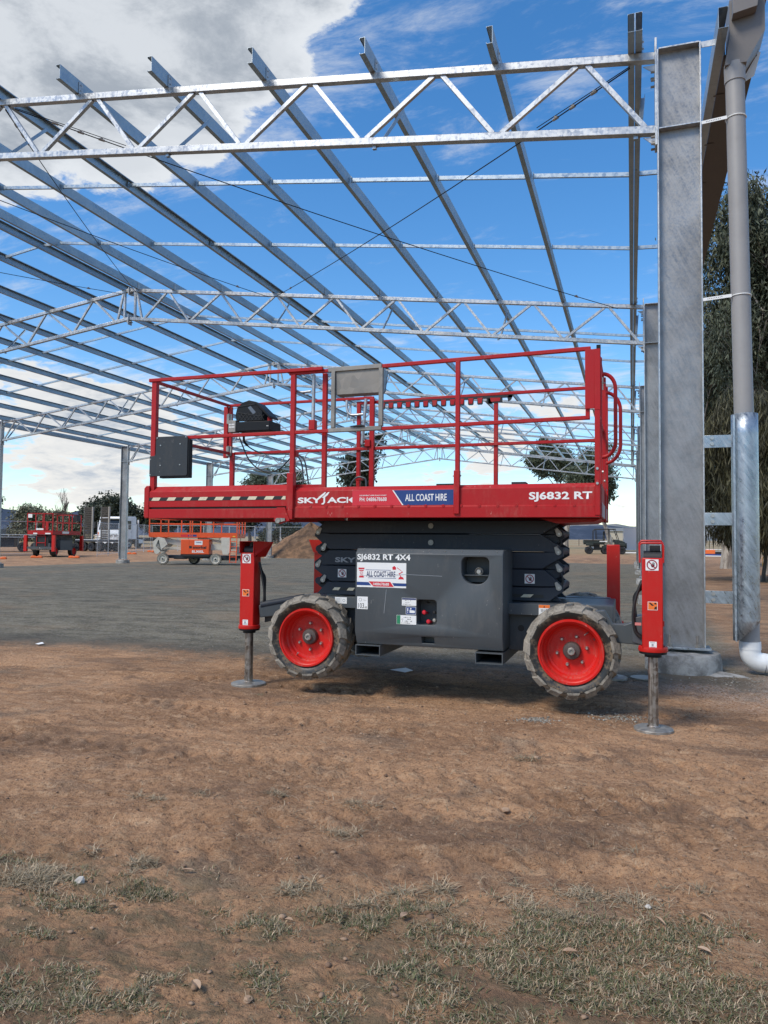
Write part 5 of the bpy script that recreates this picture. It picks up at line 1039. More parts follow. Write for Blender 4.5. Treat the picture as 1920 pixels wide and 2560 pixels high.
def tree(name, label, x, y, h, seed, levels=3, spread=.55, fork=.34, tr=.3, bark=None, crown=None, nleaf=9000, ls=.25, aspect=.35, cl=1.2, droop=.4, lean=(0, 0), elong=(1, 1, .8), cat='tree', group=None, up=.35, child=(2, 4), zb=None):
    rs = random.Random(seed); z = tz(x, y) if zb is None else zb; t = thing(name, label, cat, (x, y, z), group); segs, tips = grow(rs, (x, y, z-.2), h, levels, spread, tr, lean, fork, up=up, n_child=child)
    m = MB()
    for pts, rr, lv in segs: m.tube(pts, [max(r, .012) for r in rr], 8 if lv == 0 else (5 if lv < 3 else 3), caps=False)
    m.build('trunk', bark or BARK_P, t, fix=False)
    if nleaf: leaves(seed, [tuple(p) for p, d, lv in tips], [cl*rs.uniform(.6, 1.25)*(.8 if lv < levels else 1) for p, d, lv in tips], nleaf, ls, aspect, droop, 'crown', crown or C_GUM, t, elong)
    return t
GT = 'trees around the building site'
# big gum group beyond the downpipe
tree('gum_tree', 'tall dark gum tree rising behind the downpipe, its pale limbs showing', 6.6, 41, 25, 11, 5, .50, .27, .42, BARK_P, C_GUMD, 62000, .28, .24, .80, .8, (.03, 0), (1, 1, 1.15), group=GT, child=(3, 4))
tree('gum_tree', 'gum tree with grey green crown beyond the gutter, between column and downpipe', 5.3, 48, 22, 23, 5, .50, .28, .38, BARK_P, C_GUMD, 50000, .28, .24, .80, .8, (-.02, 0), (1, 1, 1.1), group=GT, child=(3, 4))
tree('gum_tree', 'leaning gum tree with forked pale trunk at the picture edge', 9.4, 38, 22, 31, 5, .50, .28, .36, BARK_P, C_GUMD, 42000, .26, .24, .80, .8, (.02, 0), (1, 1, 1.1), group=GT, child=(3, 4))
# drooping olive trees in front of them
def weeping(x, y, h, w, seed, label, n=30000):
    rs = random.Random(seed); z = tz(x, y); t = thing('weeping_tree', label, 'tree', (x, y, z), GT); segs, tips = grow(rs, (x, y, z-.2), h, 3, .6, .35, (0, 0), .34, up=.3, n_child=(3, 4)); m = MB()
    for pts, rr, lv in segs: m.tube(pts, [max(r*.25, .015) for r in rr], 7 if lv == 0 else 4, caps=False)
    m.build('trunk', BARK_D, t, fix=False); C = []; S = []
    for i in range(170):
        a = rs.uniform(0, 2*math.pi); r = w*math.sqrt(rs.random()); top = h*(1-.28*(r/w)**2); zz = z+top-rs.random()**1.3*(top-1.9); C.append((x+r*math.cos(a), y+r*math.sin(a)*.8, zz)); S.append(rs.uniform(.45, .9))
    leaves(seed, C, S, n, .42, .09, 1.6, 'crown', C_OLV, t, (1, 1, 1.2)); return t
weeping(5.0, 33, 7.6, 3.0, 5, 'drooping olive foliage tree just beyond the nearest column', 46000); weeping(6.4, 31, 8.2, 2.2, 6, 'drooping olive tree at the picture edge behind the guarded pipe', 34000)
weeping(6.3, 36, 6.8, 2.2, 8, 'dark drooping tree between the two olive ones, behind the guard', 26000)
# trees beyond the shed
tree('gum_tree', 'wide gum tree whose crown shows through the last roof bays', -9.0, 108, 26, 41, 5, .56, .24, .5, BARK_P, C_GUM, 30000, .5, .32, 1.15, .4, (.05, 0), (1.25, 1, .75), group=GT, child=(2, 4))
tree('gum_tree', 'gum tree hanging over the utility vehicle beside the far columns', -2.4, 92, 18, 47, 5, .62, .26, .35, BARK_P, C_GUM, 22000, .42, .32, 1.0, .5, (-.03, 0), (1.1, 1, .8), group=GT, child=(2, 4))
tree('cypress_tree', 'dark upright tree behind the middle of the platform', -49.3, 130, 17.5, 53, 3, .35, .45, .4, BARK_D, C_DARK, 16000, .6, .5, 1.9, .1, (0, 0), (.9, .9, 1.2), group=GT, child=(3, 5), up=.6)
tree('gum_tree', 'broad gum tree behind the hanging control cable', -60.5, 120, 22, 59, 5, .60, .26, .4, BARK_P, C_GUM, 18000, .55, .36, 1.4, .3, (0, 0), (1.3, 1, .7), group=GT)
tree('gum_tree', 'low gum tree seen past the extension deck rails', -67.3, 122, 12.5, 61, 3, .62, .3, .35, BARK_D, C_DARK, 9000, .6, .4, 1.8, .3, (0, 0), (1.3, 1, .7), group=GT)
for i, (x, y, h, s, lb) in enumerate(((-76.5, 92, 9.5, 71, 'dense dark tree behind the timber ramps'), (-71.5, 92, 9.0, 73, 'dense dark tree left of the far row column by the truck'), (-66.5, 93, 9.6, 75, 'dense dark tree above the white truck cab'), (-61, 96, 8.6, 77, 'dark tree hidden behind the extension deck end'))):
    tree('dense_tree', lb, x, y, h, s, 3, .66, .30, .3, BARK_D, C_DARK, 20000, .42, .45, 1.75, .2, (0, 0), (1.1, 1, .85), group=GT, child=(3, 4))
def bush(x, y, w, h, seed, label, n=12000, m_=C_BUSH):
    rs = random.Random(seed); z = tz(x, y); t = thing('round_bush', label, 'bush', (x, y, z), 'round bushes behind the parked machines'); m = MB(); C = []; S = []
    for i in range(6): a = i*1.05; m.tube([(x, y, z), (x+w*.25*math.cos(a), y+w*.2*math.sin(a), z+h*.4), (x+w*.5*math.cos(a), y+w*.4*math.sin(a), z+h*.7)], [.09, .06, .03], 4)
    m.build('stems', BARK_D, t, fix=False)
    for i in range(90):
        a = rs.uniform(0, 2*math.pi); r = math.sqrt(rs.random()); q = h*math.sqrt(max(0, 1-(r*.98)**2))*rs.uniform(.35, 1); C.append((x+w*r*math.cos(a), y+w*.7*r*math.sin(a), z+q*.93)); S.append(rs.uniform(.5, .95)*h/4)
    leaves(seed, C, S, int(n*1.6), .36, .5, .1, 'crown', m_, t); return t
bush(-91.5, 95, 4.2, 6.6, 81, 'big rounded dusty bush behind the fence and parked red lift'); bush(-85.5, 93, 3.6, 5.0, 82, 'second rounded dusty bush behind the parked red lift'); bush(-80.5, 90, 2.6, 3.6, 83, 'small bush between parked red lift and ramps', 6000)
tree('bare_tree', 'leafless tree reaching up behind the round bushes', -72.2, 80, 10.5, 91, 5, .30, .26, .16, BARK_D, None, 0, group=GT, up=.75, child=(3, 4))
tree('bare_tree', 'small leafless shrub tree left of the scissor arms', -26.6, 77, 4.4, 93, 4, .4, .2, .07, BARK_D, None, 0, group=GT, up=.6, child=(3, 4))
tree('gum_tree', 'dark tree at the far left picture edge with only its branches in view', -44.2, 40.5, 6.6, 95, 3, .55, .4, .2, BARK_D, C_DARK, 6000, .22, .35, .7, .4, group=GT)
for i, (x, y, w, h, lb) in enumerate(((-47, 118, 4, 3.2, 'low bush on the field behind the dirt mound'), (-38, 120, 3, 2.6, 'low bush on the field right of the dirt mound'), (-58, 118, 5, 4.5, 'low dark scrub behind the boom lift platform'), (-20, 125, 3, 2.2, 'low bush far behind the scissor arms'))): bush(x, y, w, h, 100+i, lb, 3500, C_DARK)
# ------------------------------------------------------------------ temporary fences
M_FENCE = galv('fence_wire', (.42, .44, .46), (.66, .68, .70), .5, .45)
M_ORANGE = paint('orange_plastic', (.85, .16, .03), .5, (.4, .25, .15), .3, 6)
def fence_panel(W=2.4, H=2.1, mesh=True):
    t = thing('mesh_fence', 'x', 'fence panel', (0, 0, 0), 'temporary mesh fence panels', local=True)
    for x in (0, W): MB().cyl((x, 0, .02), (x, 0, H), .019, 8).build('upright', M_FENCE, t)
    MB().cyl((0, 0, H-.05), (W, 0, H-.05), .017, 8).build('top_tube', M_FENCE, t); MB().cyl((0, 0, .18), (W, 0, .18), .017, 8).build('bottom_tube', M_FENCE, t)
    m = MB(); n = int(W/.075)
    for i in range(1, n): x = W*i/n; m.box(x-.0012, x+.0012, -.001, .001, .18, H-.05)
    for i in range(1, 9): z = .18+(H-.23)*i/9; m.box(0, W, .003, .005, z-.0012, z+.0012)
    o = m.build('wire_mesh', M_FENCE, t, smooth=False); o['kind'] = 'stuff'; return t
def panel_row(p, q, n, labels, first=None, H=2.5):
    p = Vector(p); q = Vector(q); d = (q-p)/n; a = math.atan2(d.y, d.x); out = []
    src = fence_panel(d.length-.06, H)
    for i in range(n):
        c = p+d*i; o = src if i == 0 else copy_tree(src); o.location = (c.x, c.y, tz(c.x, c.y)); o.rotation_euler = (0, rad(-.4), a); o['label'] = labels[i]; out.append(o)
    return out
panel_row((-42.1, 36.6, 0), (-40.35, 42.2, 0), 2, ['mesh fence panel running out of the frame by the parked red lift', 'mesh fence panel ending in front of the parked red lift'])
panel_row((-36.15, 43.4, 0), (-43.0, 59.0, 0), 6, ['nearest mesh panel of the receding fence, leaning, by the ramps', 'second receding mesh panel, across the truck bumper', 'third receding mesh panel, behind the far row column', 'fourth receding mesh panel, beside the truck door', 'fifth receding mesh panel, behind the orange feet', 'last receding mesh panel, reaching the boom lift'])
panel_row((-43.0, 59.2, 0), (-29.5, 64.5, 0), 6, ['mesh panel right behind the boom lift arm', 'mesh panel behind the orange lift engine box', 'mesh panel behind the orange lift ladder', 'mesh panel seen left of the dirt mound', 'mesh panel behind the dirt mound', 'mesh panel at the right foot of the dirt mound'])
panel_row((-29.3, 64.5, 0), (-22, 65.5, 0), 3, ['mesh panel just right of the dirt mound', 'mesh panel seen left of the scissor arms', 'mesh panel hidden behind the scissor arms'])
panel_row((7.7, 90, 0), (10.4, 90.4, 0), 1, ['mesh fence panel under the drooping trees beyond the footing'], H=2.9)
panel_row((-1.0, 95, 0), (1.4, 95, 0), 1, ['pale screened fence panel behind the utility vehicle'], H=2.9)
o = MB().box(-.95, 1.35, 95.02, 95.03, tz(0, 95)+.2, tz(0, 95)+2.85).build('shade_screen', mat('pale_screen_cloth', (.62, .56, .55), .8)); tag(o, 'pale pinkish screen cloth tied on the fence behind the utility vehicle', 'screen')
def foot(x, y, rz, label):
    t = MB(); z = tz(x, y); m = MB()
    prof = [(-.36, .0), (-.36, .09), (-.30, .15), (-.10, .155), (-.07, .10), (.07, .10), (.10, .155), (.30, .15), (.36, .09), (.36, .0)]
    m.prism(prof, 'XZ', -.13, .13); me = m.mesh('ballast_block', [M_ORANGE]); o = bpy.data.objects.new('ballast_block', me); COL.objects.link(o); o.location = (x, y, z); o.rotation_euler = (0, 0, rz); b = o.modifiers.new('b', 'BEVEL'); b.width = .03; b.segments = 2
    tag(o, label, 'fence foot', 'orange plastic fence feet')
for (px, py, f, rz, lb) in ((435, 1160, 1, .5, 'orange fence foot at the end of the panel by the parked red lift'), (880, 1160, 1, .3, 'orange fence foot alone on the grass right of the parked red lift'), (5, 1175, 1, .5, 'orange fence foot at the picture edge')):
    g = ground_pt(px/4.74, 1150+py/4.74); r = math.hypot(g.x, g.y); tt = 1.88/(1.4+.012*r); foot(g.x*tt, g.y*tt, rz, lb)
foot(-38.6, 50.5, .4, 'orange fence foot right behind the far row column by the truck'); foot(-41.6, 57.2, .3, 'orange fence foot in front of the truck wheel'); foot(-40.7, 56.6, .9, 'orange fence foot beside the boom lift arm')
# ------------------------------------------------------------------ dirt mound
MC = (-27.6, 61.3); m = MB(); n = 64; rows = 22; vs = []
for i in range(rows+1):
    t = i/rows
    for k in range(n):
        a = 2*math.pi*k/n; R = 4.3*(1+.10*math.sin(2*a+1)+.05*math.sin(5*a)); r = R*t; x = MC[0]+r*math.cos(a)*1.08; y = MC[1]+r*math.sin(a)
        hh = 2.95*max(0, 1-t)**.92*(1+.05*math.sin(3*a)); rough = (float(fbm(np.array(x*2.2), np.array(y*2.2), 4, 77))-.5)*.42*math.sin(math.pi*min(1, t*1.1+.1)); vs.append((x, y, tz(x, y)-.05+hh+rough*(1 if t < 1 else 0)))
m.add(vs, [(i*n+k, i*n+(k+1) % n, (i+1)*n+(k+1) % n, (i+1)*n+k) for i in range(rows) for k in range(n)])
def f_mound(T, b):
    g = T.new('ShaderNodeNewGeometry').outputs['Position']; n = T.noise(g, 1.6, 7, .65); n2 = T.noise(g, 11, 5, .7); c = T.mix(T.smooth(n, .38, .6), (.32, .18, .095), (.15, .088, .05)); c = T.mix(T.smooth(n2, .55, .7, 0, .5), c, (.36, .25, .16))
    T.put(b.inputs['Base Color'], c); bump(T, b, T.math('ADD', n, n2), 1, .15)
tag(m.build('dirt_mound', mat('mound_earth', (.25, .16, .1), .95, 0, f_mound), fix=False), 'conical heap of reddish brown dirt behind the farthest far row column', 'dirt mound')
def s_m(rs, n): a = rs.uniform(0, 2*np.pi, n); r = rs.uniform(1.5, 5.4, n); return MC[0]+r*np.cos(a)*1.1, MC[1]-abs(r*np.sin(a)), .03+.11*rs.rand(n)**3
# ------------------------------------------------------------------ parked red scissor lift
z0 = tz(-38.9, 42.5); S2 = thing('scissor_lift', 'parked red scissor lift with folded platform, far off behind the fence', 'scissor lift', (-39.0, 42.4, z0), local=True, rz=rad(10)); W, D = .95, 1.75
def B(name, mt, *bx):
    m = MB()
    for b in bx: m.box(*b)
    return m.build(name, mt, S2)
B('deck', M_RED, (-W, W, -D, D, 1.55, 1.82)); B('chassis', M_GREY, (-.62, .62, -1.55, 1.5, .45, .95)); B('engine_hood', M_GREY, (.62, .92, -.75, .75, .45, 1.15)); B('engine_hood', M_GREY, (-.92, -.62, -.75, .75, .45, 1.15))
for k in range(4): B('scissor_arm', M_ARM, (-.45, -.38, -1.5+.05*(k % 2), 1.4+.05*(k % 2), .97+.145*k, 1.10+.145*k)); B('scissor_arm', M_ARM, (.38, .45, -1.5+.05*(k % 2), 1.4+.05*(k % 2), .97+.145*k, 1.10+.145*k))
B('rear_frame', M_RED, (-.35, .35, -1.62, -1.58, .95, 1.0), (-.35, .35, -1.62, -1.58, 1.42, 1.46), (-.35, -.31, -1.62, -1.58, .75, 1.46), (.31, .35, -1.62, -1.58, .75, 1.46)); B('bumper', M_WHT, (-.82, .82, -1.66, -1.60, .52, .66)); B('power_unit', M_BLK, (-.5, .5, -1.57, -1.4, .6, 1.4))
for x in (-.9, .86):
    for y in (-1.35, -.2, .3, 1.3): pass
def R2(p, q, w=.045): MB().bar(p, q, w).build('rail', M_RED, S2)
for z in (3.0, 2.42):
    R2((-W, -D, z), (W, -D, z)); R2((-W, D, z), (W, D, z)); R2((-W, -D, z), (-W, D, z)); R2((W, -D, z), (W, D, z))
for x, y in ((-W, -D), (-.33, -D), (.30, -D), (W, -D), (W, -.55), (W, .6), (W, D), (-W, D), (0, D), (-W, 0)): R2((x, y, 1.8), (x, y, 3.02), .055)
B('gate_panel', M_RED, (.42, .62, -D-.02, -D+.02, 1.85, 2.4)); B('control_box', M_BLK, (.75, 1.0, 1.1, 1.5, 2.55, 3.0)); B('manual_box', M_WHT, (-.9, -.6, -D-.03, -D-.01, 2.7, 2.95)); B('logo_plate', M_WHT, (-.35, .25, -D-.012, -D-.008, 1.86, 1.97)); B('decal', M_WHT, (W+.002, W+.006, -.6, .2, 1.62, 1.78), (-.5, -.2, -D-.012, -D-.008, 1.57, 1.66), (.4, .8, -D-.012, -D-.008, 1.57, 1.66))
for x in (-1.05, 1.05):
    for y in (-1.75, 1.7): B('outrigger', M_ORED, (x-.11, x+.11, y-.08, y+.08, .38, 1.50)); B('outrigger_arm', M_GREY, (min(x, 0)+.05, max(x, 0)-.05, y-.04, y+.04, .55, .7))
for x, y, tr in ((.86, -1.08, .35), (.86, 1.05, 0), (-.86, -1.08, .35), (-.86, 1.05, 0)):
    w = bpy.data.objects.new('wheel', None); COL.objects.link(w); w.parent = S2; w.location = (x, y, .385); w.rotation_euler = (0, 0, math.pi/2+tr if x > 0 else -math.pi/2+tr); OFF[w.name] = (0, 0, 0)
    MB().lathe([(.24, 0), (.36, .01), (.385, .05), (.385, .24), (.36, .28), (.24, .28)], (0, 0, 0), 'Y', 28).build('tyre', M_BLK, w); MB().lathe([(.25, .0), (.22, .03), (.2, .09), (.0001, .09)], (0, 0, 0), 'Y', 24).build('rim', M_RIM, w)
# ------------------------------------------------------------------ orange boom lift
zb = tz(-25, 37.2); BL = thing('boom_lift', 'orange and white boom lift with long orange platform, parked beside the far row of columns', 'boom lift', (-27.15, 37.05, zb), local=True, rz=rad(15))
M_OR = paint('lift_orange_paint', (.76, .085, .010), .4, (.4, .2, .1), .2, 3); M_CRM = paint('boom_cream_paint', (.58, .54, .46), .45, (.3, .25, .2), .4, 3)
def B3(name, mt, *bx, parent=None):
    m = MB()
    for b in bx: m.box(*b)
    return m.build(name, mt, parent or BL)
PX0, PX1, PY0, PY1 = .1, 5.35, -.2, 1.65
B3('platform_floor', M_OR, (PX0, PX1, PY0, PY1, 1.60, 1.66)); B3('toe_board', M_OR, (PX0, PX1, PY0-.02, PY0+.01, 1.62, 1.90)); B3('toe_board', M_OR, (PX1-.01, PX1+.02, PY0, PY1, 1.62, 1.85)); B3('toe_board', M_OR, (PX0, PX1, PY1, PY1+.02, 1.62, 1.85))
for z in (2.70, 2.42):
    for a, b in (((PX0, PY0, z), (PX1, PY0, z)), ((PX0, PY1, z), (PX1, PY1, z)), ((PX0, PY0, z), (PX0, PY1, z)), ((PX1, PY0, z), (PX1, PY1, z))): MB().bar(a, b, .045).build('rail', M_OR, BL)
for x, y in ((PX0, PY0), (1.25, PY0), (2.55, PY0), (2.68, PY0), (3.95, PY0), (PX1, PY0), (PX1, .3), (PX1, 1.0), (PX1, PY1), (3.9, PY1), (2.6, PY1), (1.4, PY1), (PX0, PY1)): MB().bar((x, y, 1.65), (x, y, 2.72), .06).build('rail_post', M_OR, BL)
B3('decal', M_RPR, (2.0, 2.45, PY0-.026, PY0-.022, 1.66, 1.78)); B3('decal', M_BLUE, (2.45, 2.95, PY0-.026, PY0-.022, 1.66, 1.78)); B3('decal', mat('yellow_print', (.8, .5, .05), .5), (5.1, 5.25, PY0-.026, PY0-.022, 1.66, 1.72))
B3('platform_control', M_BLK, (3.9, 4.2, .8, 1.1, 2.4, 2.75))
bx = B3('engine_box', M_OR, (2.05, 3.75, -.35, .35, .62, 1.50)); b = bx.modifiers.new('b', 'BEVEL'); b.width = .03; b.segments = 2
B3('box_skirt', M_BLK, (2.05, 3.74, -.34, .34, .50, .62)); B3('box_seam', M_KPR, (2.55, 2.56, -.352, -.35, .64, 1.48)); B3('sticker', M_WHT, (2.88, 3.35, -.353, -.351, 1.18, 1.42))
text('lettering', 'TUNNEL', 2.93, 3.30, 1.28, 1.36, -.355, M_BLUE, BL, .03); text('lettering', 'snorkel', 2.78, 3.58, .95, 1.13, -.353, M_KPR, BL, .04); text('lettering', 'SL30SL', 2.72, 3.45, .72, .86, -.353, M_WHT, BL, .04); B3('emblem', M_KPR, (2.55, 2.72, -.354, -.352, .97, 1.12))
for y in (-.45, .55):
    m = MB(); m.prism([(.55, .65), (.45, .85), (.42, 1.35), (.70, 1.62), (1.1, 1.55), (1.3, 1.2), (1.0, .95), (.75, .62)], 'XZ', y, y+.09); m.build('boom_knuckle', M_CRM, BL, bevel=.01)
MB().bar((.7, .1, 1.48), (3.4, .1, .98), .20, .30).build('boom_arm', M_CRM, BL, bevel=.01); MB().bar((.9, .1, .95), (2.3, .1, .98), .16, .16).build('boom_arm', M_CRM, BL, bevel=.01); MB().bar((3.2, .1, 1.0), (5.2, .1, 1.15), .24, .36).build('boom_arm', M_CRM, BL, bevel=.01); MB().bar((2.9, .2, 1.60), (4.9, .2, 1.28), .12, .14).build('boom_arm', M_CRM, BL, bevel=.01)
m = MB(); m.prism([(4.55, .62), (4.45, 1.0), (4.45, 1.62), (4.95, 1.62), (5.0, .8), (4.85, .62)], 'XZ', -.3, -.1); m.build('mast', M_CRM, BL, bevel=.01); B3('counterweight', M_CRM, (5.2, 6.1, .4, 1.2, .62, 1.1))
B3('chassis', M_ARM, (.9, 5.3, .0, 1.2, .38, .56)); hoses = ((.8, .9, 1.2, .8), (1.1, 1.0, 1.9, .7))
for i in range(3): MB().tube([(.75, -.46, 1.45), (.62+.1*i, -.47, 1.1), (.9, -.47, .82), (1.4, -.46, .95-.08*i)], .014, 5).build('hydraulic_hose', M_BLK, BL)
for x in (5.0, 5.38): MB().bar((x, -.45, .15), (x, -.30, 1.65), .045).build('ladder_rail', M_OR, BL)
for z in (.2, .5, .8, 1.1, 1.4): MB().bar((5.0, -.45+.1*z, z), (5.38, -.45+.1*z, z), .035).build('ladder_rung', M_OR, BL)
def wheelb(parent, x, y, R, W_, rim_r, tm, rm, rz=0, z=None):
    w = bpy.data.objects.new('wheel', None); COL.objects.link(w); w.parent = parent; w.location = (x, y, R if z is None else z); w.rotation_euler = (0, 0, rz); OFF[w.name] = (0, 0, 0)
    t = MB(); t.lathe([(rim_r, 0), (R*.93, .01), (R*.97, .05), (R*.97, W_-.05), (R*.93, W_), (rim_r, W_)], (0, 0, 0), 'Y', 30)
    for k in range(16):
        a = 2*math.pi*k/16
        for s in (0, 1):
            aa = a+s*math.pi/16; y0, y1 = (0.0, W_*.52) if s == 0 else (W_*.48, W_); c = (math.cos(aa), math.sin(aa)); c2 = (math.cos(aa+.11), math.sin(aa+.11)); t.add([(c[0]*r, yy, c[1]*r) for r in (R*.93, R) for yy in (y0, y1)]+[(c2[0]*r, yy, c2[1]*r) for r in (R*.93, R) for yy in (y0, y1)], [(0, 1, 3, 2), (4, 6, 7, 5), (2, 3, 7, 6), (0, 2, 6, 4), (1, 5, 7, 3)])
    t.build('tyre', tm, w); m = MB(); m.lathe([(rim_r+.01, -.005), (rim_r-.03, .01), (rim_r-.05, .06), (rim_r*.5, .07), (rim_r*.45, .02), (.0001, .01)], (0, 0, 0), 'Y', 26); r_ = m.build('rim', rm, w); MB().lathe([(.05, .005), (.045, -.02), (.0001, -.02)], (0, 0, 0), 'Y', 12).build('hub', M_BLK, r_)
for x, y in ((1.0, -.42), (4.15, -.42)): wheelb(BL, x, y, .345, .28, .24, M_TREAD, M_CRM, .1)
for x, y in ((2.3, 1.3), (5.5, 1.2)): wheelb(BL, x, y, .345, .28, .24, M_BLK, M_CRM)
B3('steering_link', M_BLK, (1.5, 2.3, .1, .2, .33, .42), (4.4, 5.4, -.1, .0, .28, .42))
# ------------------------------------------------------------------ white truck
zt_ = tz(-52, 66.7); TK = thing('truck', 'white cab over truck with chrome bumper parked behind the mesh fence', 'truck', (-52.6, 66.2, zt_), local=True, rz=rad(4)); TK.scale = (1.25, 1.2, 1.08)
M_TW = paint('truck_white_paint', (.74, .75, .76), .3, (.4, .35, .3), .25, 2); M_WIN = mat('dark_glass', (.012, .016, .02), .12, 0, None, .35)
def B4(name, mt, *bx, bevel=0, parent=None):
    m = MB()
    for b in bx: m.box(*b)
    return m.build(name, mt, parent or TK, bevel=bevel)
cab = MB().prism([(-1.05, .75), (-1.12, 1.2), (-1.10, 1.75), (-.80, 2.95), (-.70, 3.15), (1.0, 3.20), (1.1, 3.1), (1.1, .95), (.45, .90), (-.35, .90)], 'YZ', -1.2, 1.2).build('cab', M_TW, TK, bevel=.05)
m = MB(); m.add([(-1.05, -1.105, 1.86), (1.05, -1.105, 1.86), (1.0, -.86, 2.84), (-1.0, -.86, 2.84)], [(0, 1, 2, 3)]); m.build('windscreen', M_WIN, cab, fix=False)
m = MB(); m.add([(1.203, -.75, 1.90), (1.203, .28, 1.90), (1.203, .28, 2.75), (1.203, -.52, 2.75)], [(0, 1, 2, 3)]); m.build('side_window', M_WIN, cab, fix=False)
m = MB()
for a in ((-.92, -.905, .98, 2.8), (.40, .415, .98, 2.85)): m.box(1.198, 1.203, a[0], a[1], a[2], a[3])
m.box(1.198, 1.203, -.9, .41, .98, .995); m.build('door_gap', M_KPR, cab); B4('door_handle', M_BLK, (1.2, 1.22, .2, .34, 1.62, 1.66), parent=cab)
B4('grille', M_BLK, (-.8, .8, -1.165, -1.13, 1.15, 1.42)); B4('sun_visor', M_WIN, (-1.15, 1.15, -.98, -.86, 2.80, 2.95), bevel=.02)
for x in (-1, 1): B4('headlight', M_BOLT, (x*.95-.2, x*.95+.2, -1.20, -1.10, .95, 1.18), bevel=.03); B4('indicator', M_OPR, (x*1.12-.06, x*1.12+.1, -1.13, -1.0, 1.25, 1.6), bevel=.02); MB().tube([(x*1.2, -1.0, 2.7), (x*1.45, -1.1, 2.6), (x*1.45, -1.1, 1.9), (x*1.2, -1.0, 1.8)], .02, 6).build('mirror_arm', M_BLK, TK); B4('mirror', M_BLK, (x*1.45-.1, x*1.45+.1, -1.16, -1.08, 2.0, 2.55), bevel=.02)
B4('bumper', M_TW, (-1.22, 1.22, -1.38, -1.05, .45, .80), bevel=.05)
for z in (.92, 1.12, 1.32): MB().tube([(-1.2, -1.1, z), (-1.15, -1.42, z), (1.15, -1.42, z), (1.2, -1.1, z)], .035, 8).build('bull_bar', M_TW, TK)
for x in (-.6, 0, .6): B4('bull_bar_post', M_TW, (x-.03, x+.03, -1.45, -1.39, .5, 1.35))
B4('step', M_BLK, (.9, 1.2, .9, 1.5, .45, .9)); B4('chassis_rail', M_ARM, (.35, .45, 1.1, 6.5, .75, 1.0), (-.45, -.35, 1.1, 6.5, .75, 1.0)); B4('tray', M_ARM, (-1.2, 1.2, 1.7, 6.6, 1.0, 1.12)); B4('tank', M_TW, (.55, 1.15, 1.5, 2.3, .5, .95), bevel=.05); B4('air_intake', M_BLK, (.7, 1.1, 1.15, 1.4, 1.0, 2.9)); B4('headboard', M_TW, (-1.1, 1.1, 1.6, 1.66, 1.12, 2.9))
for y in (.05, 5.0):
    for s in (1, -1): wheelb(TK, s*1.2, y, .48, .28, .27, M_BLK, M_BOLT, math.pi/2 if s > 0 else -math.pi/2)
# ------------------------------------------------------------------ drop deck trailer with timber ramps
zt2 = tz(-46.5, 55); TR = thing('trailer', 'dark low loader trailer with two tall timber ramps raised at its end', 'trailer', (-48.4, 55.0, zt2), local=True, rz=rad(-4))
M_TIM = paint('weathered_timber', (.05, .043, .036), .85, (.12, .1, .08), .4, 3)
def B5(name, mt, *bx, bevel=0):
    m = MB()
    for b in bx: m.box(*b)
    return m.build(name, mt, TR, bevel=bevel)
B5('deck', M_ARM, (.3, 4.4, -.2, 2.3, .86, 1.08)); B5('side_rail', M_FENCE, (.4, 3.2, -.23, -.21, 1.02, 1.08))
for x0, x1, H in ((.85, 1.78, 4.05), (2.85, 3.70, 4.05)):
    k = 15
    for i in range(k): z = 1.10+i*(H-1.1)/k; B5('ramp_board', M_TIM, (x0, x1, .3+.01*(i % 2), .38+.01*(i % 2), z, z+(H-1.1)/k-.035))
    B5('ramp_frame', M_STEEL, (x0-.03, x0, .28, .42, 1.0, H)); B5('ramp_frame', paint('pale_steel', (.36, .33, .28), .7), (x1, x1+.10, .26, .42, 1.0, H))
for x in (.35, 1.25, 2.15, 3.0): wheelb(TR, x, -.15, .42, .3, .22, M_BLK, M_ARM); wheelb(TR, x, 1.9, .42, .3, .22, M_BLK, M_ARM)
B5('drawbar', M_ARM, (4.4, 5.6, .9, 1.1, .55, .7)); B5('mudguard', M_BLK, (-.05, 3.5, -.2, .2, .86, .9))
# ------------------------------------------------------------------ dark implement behind the fence at left
IM = thing('farm_trailer', 'dark flat machinery trailer seen through the mesh fence at the picture edge', 'trailer', (-50.5, 47.5, tz(-50.5, 47.5)), local=True, rz=rad(35))
def B6(name, mt, *bx):
    m = MB()
    for b in bx: m.box(*b)
    return m.build(name, mt, IM)
B6('deck', M_ARM, (-3, 4.5, 0, 2.2, 1.15, 1.35)); B6('pale_rail', M_FENCE, (-2.9, 4.4, -.04, 0, 1.42, 1.47), (-2.9, 4.4, -.04, 0, 1.22, 1.26), *[(x, x+.04, -.04, 0, 1.22, 1.47) for x in (-2.9, -1.8, -.7, .4, 1.5, 2.6, 3.7, 4.36)])
B6('machine_body', M_BLK, (-2.4, -.6, .1, 1.9, .35, 1.15)); B6('machine_body', M_ARM, (.2, 1.9, .2, 1.8, .4, 1.15)); B6('tank', M_GREY, (-1.5, 1.0, .5, 1.7, 1.36, 1.9)); B6('cross_frame', M_GREY, (2.2, 2.3, .0, .1, .3, 1.2)); B6('cross_frame', M_GREY, (3.6, 3.7, .0, .1, .3, 1.2))
for x in (-2.2, -.9, 2.6, 3.6): wheelb(IM, x, -.1, .42, .3, .22, M_BLK, M_ARM)
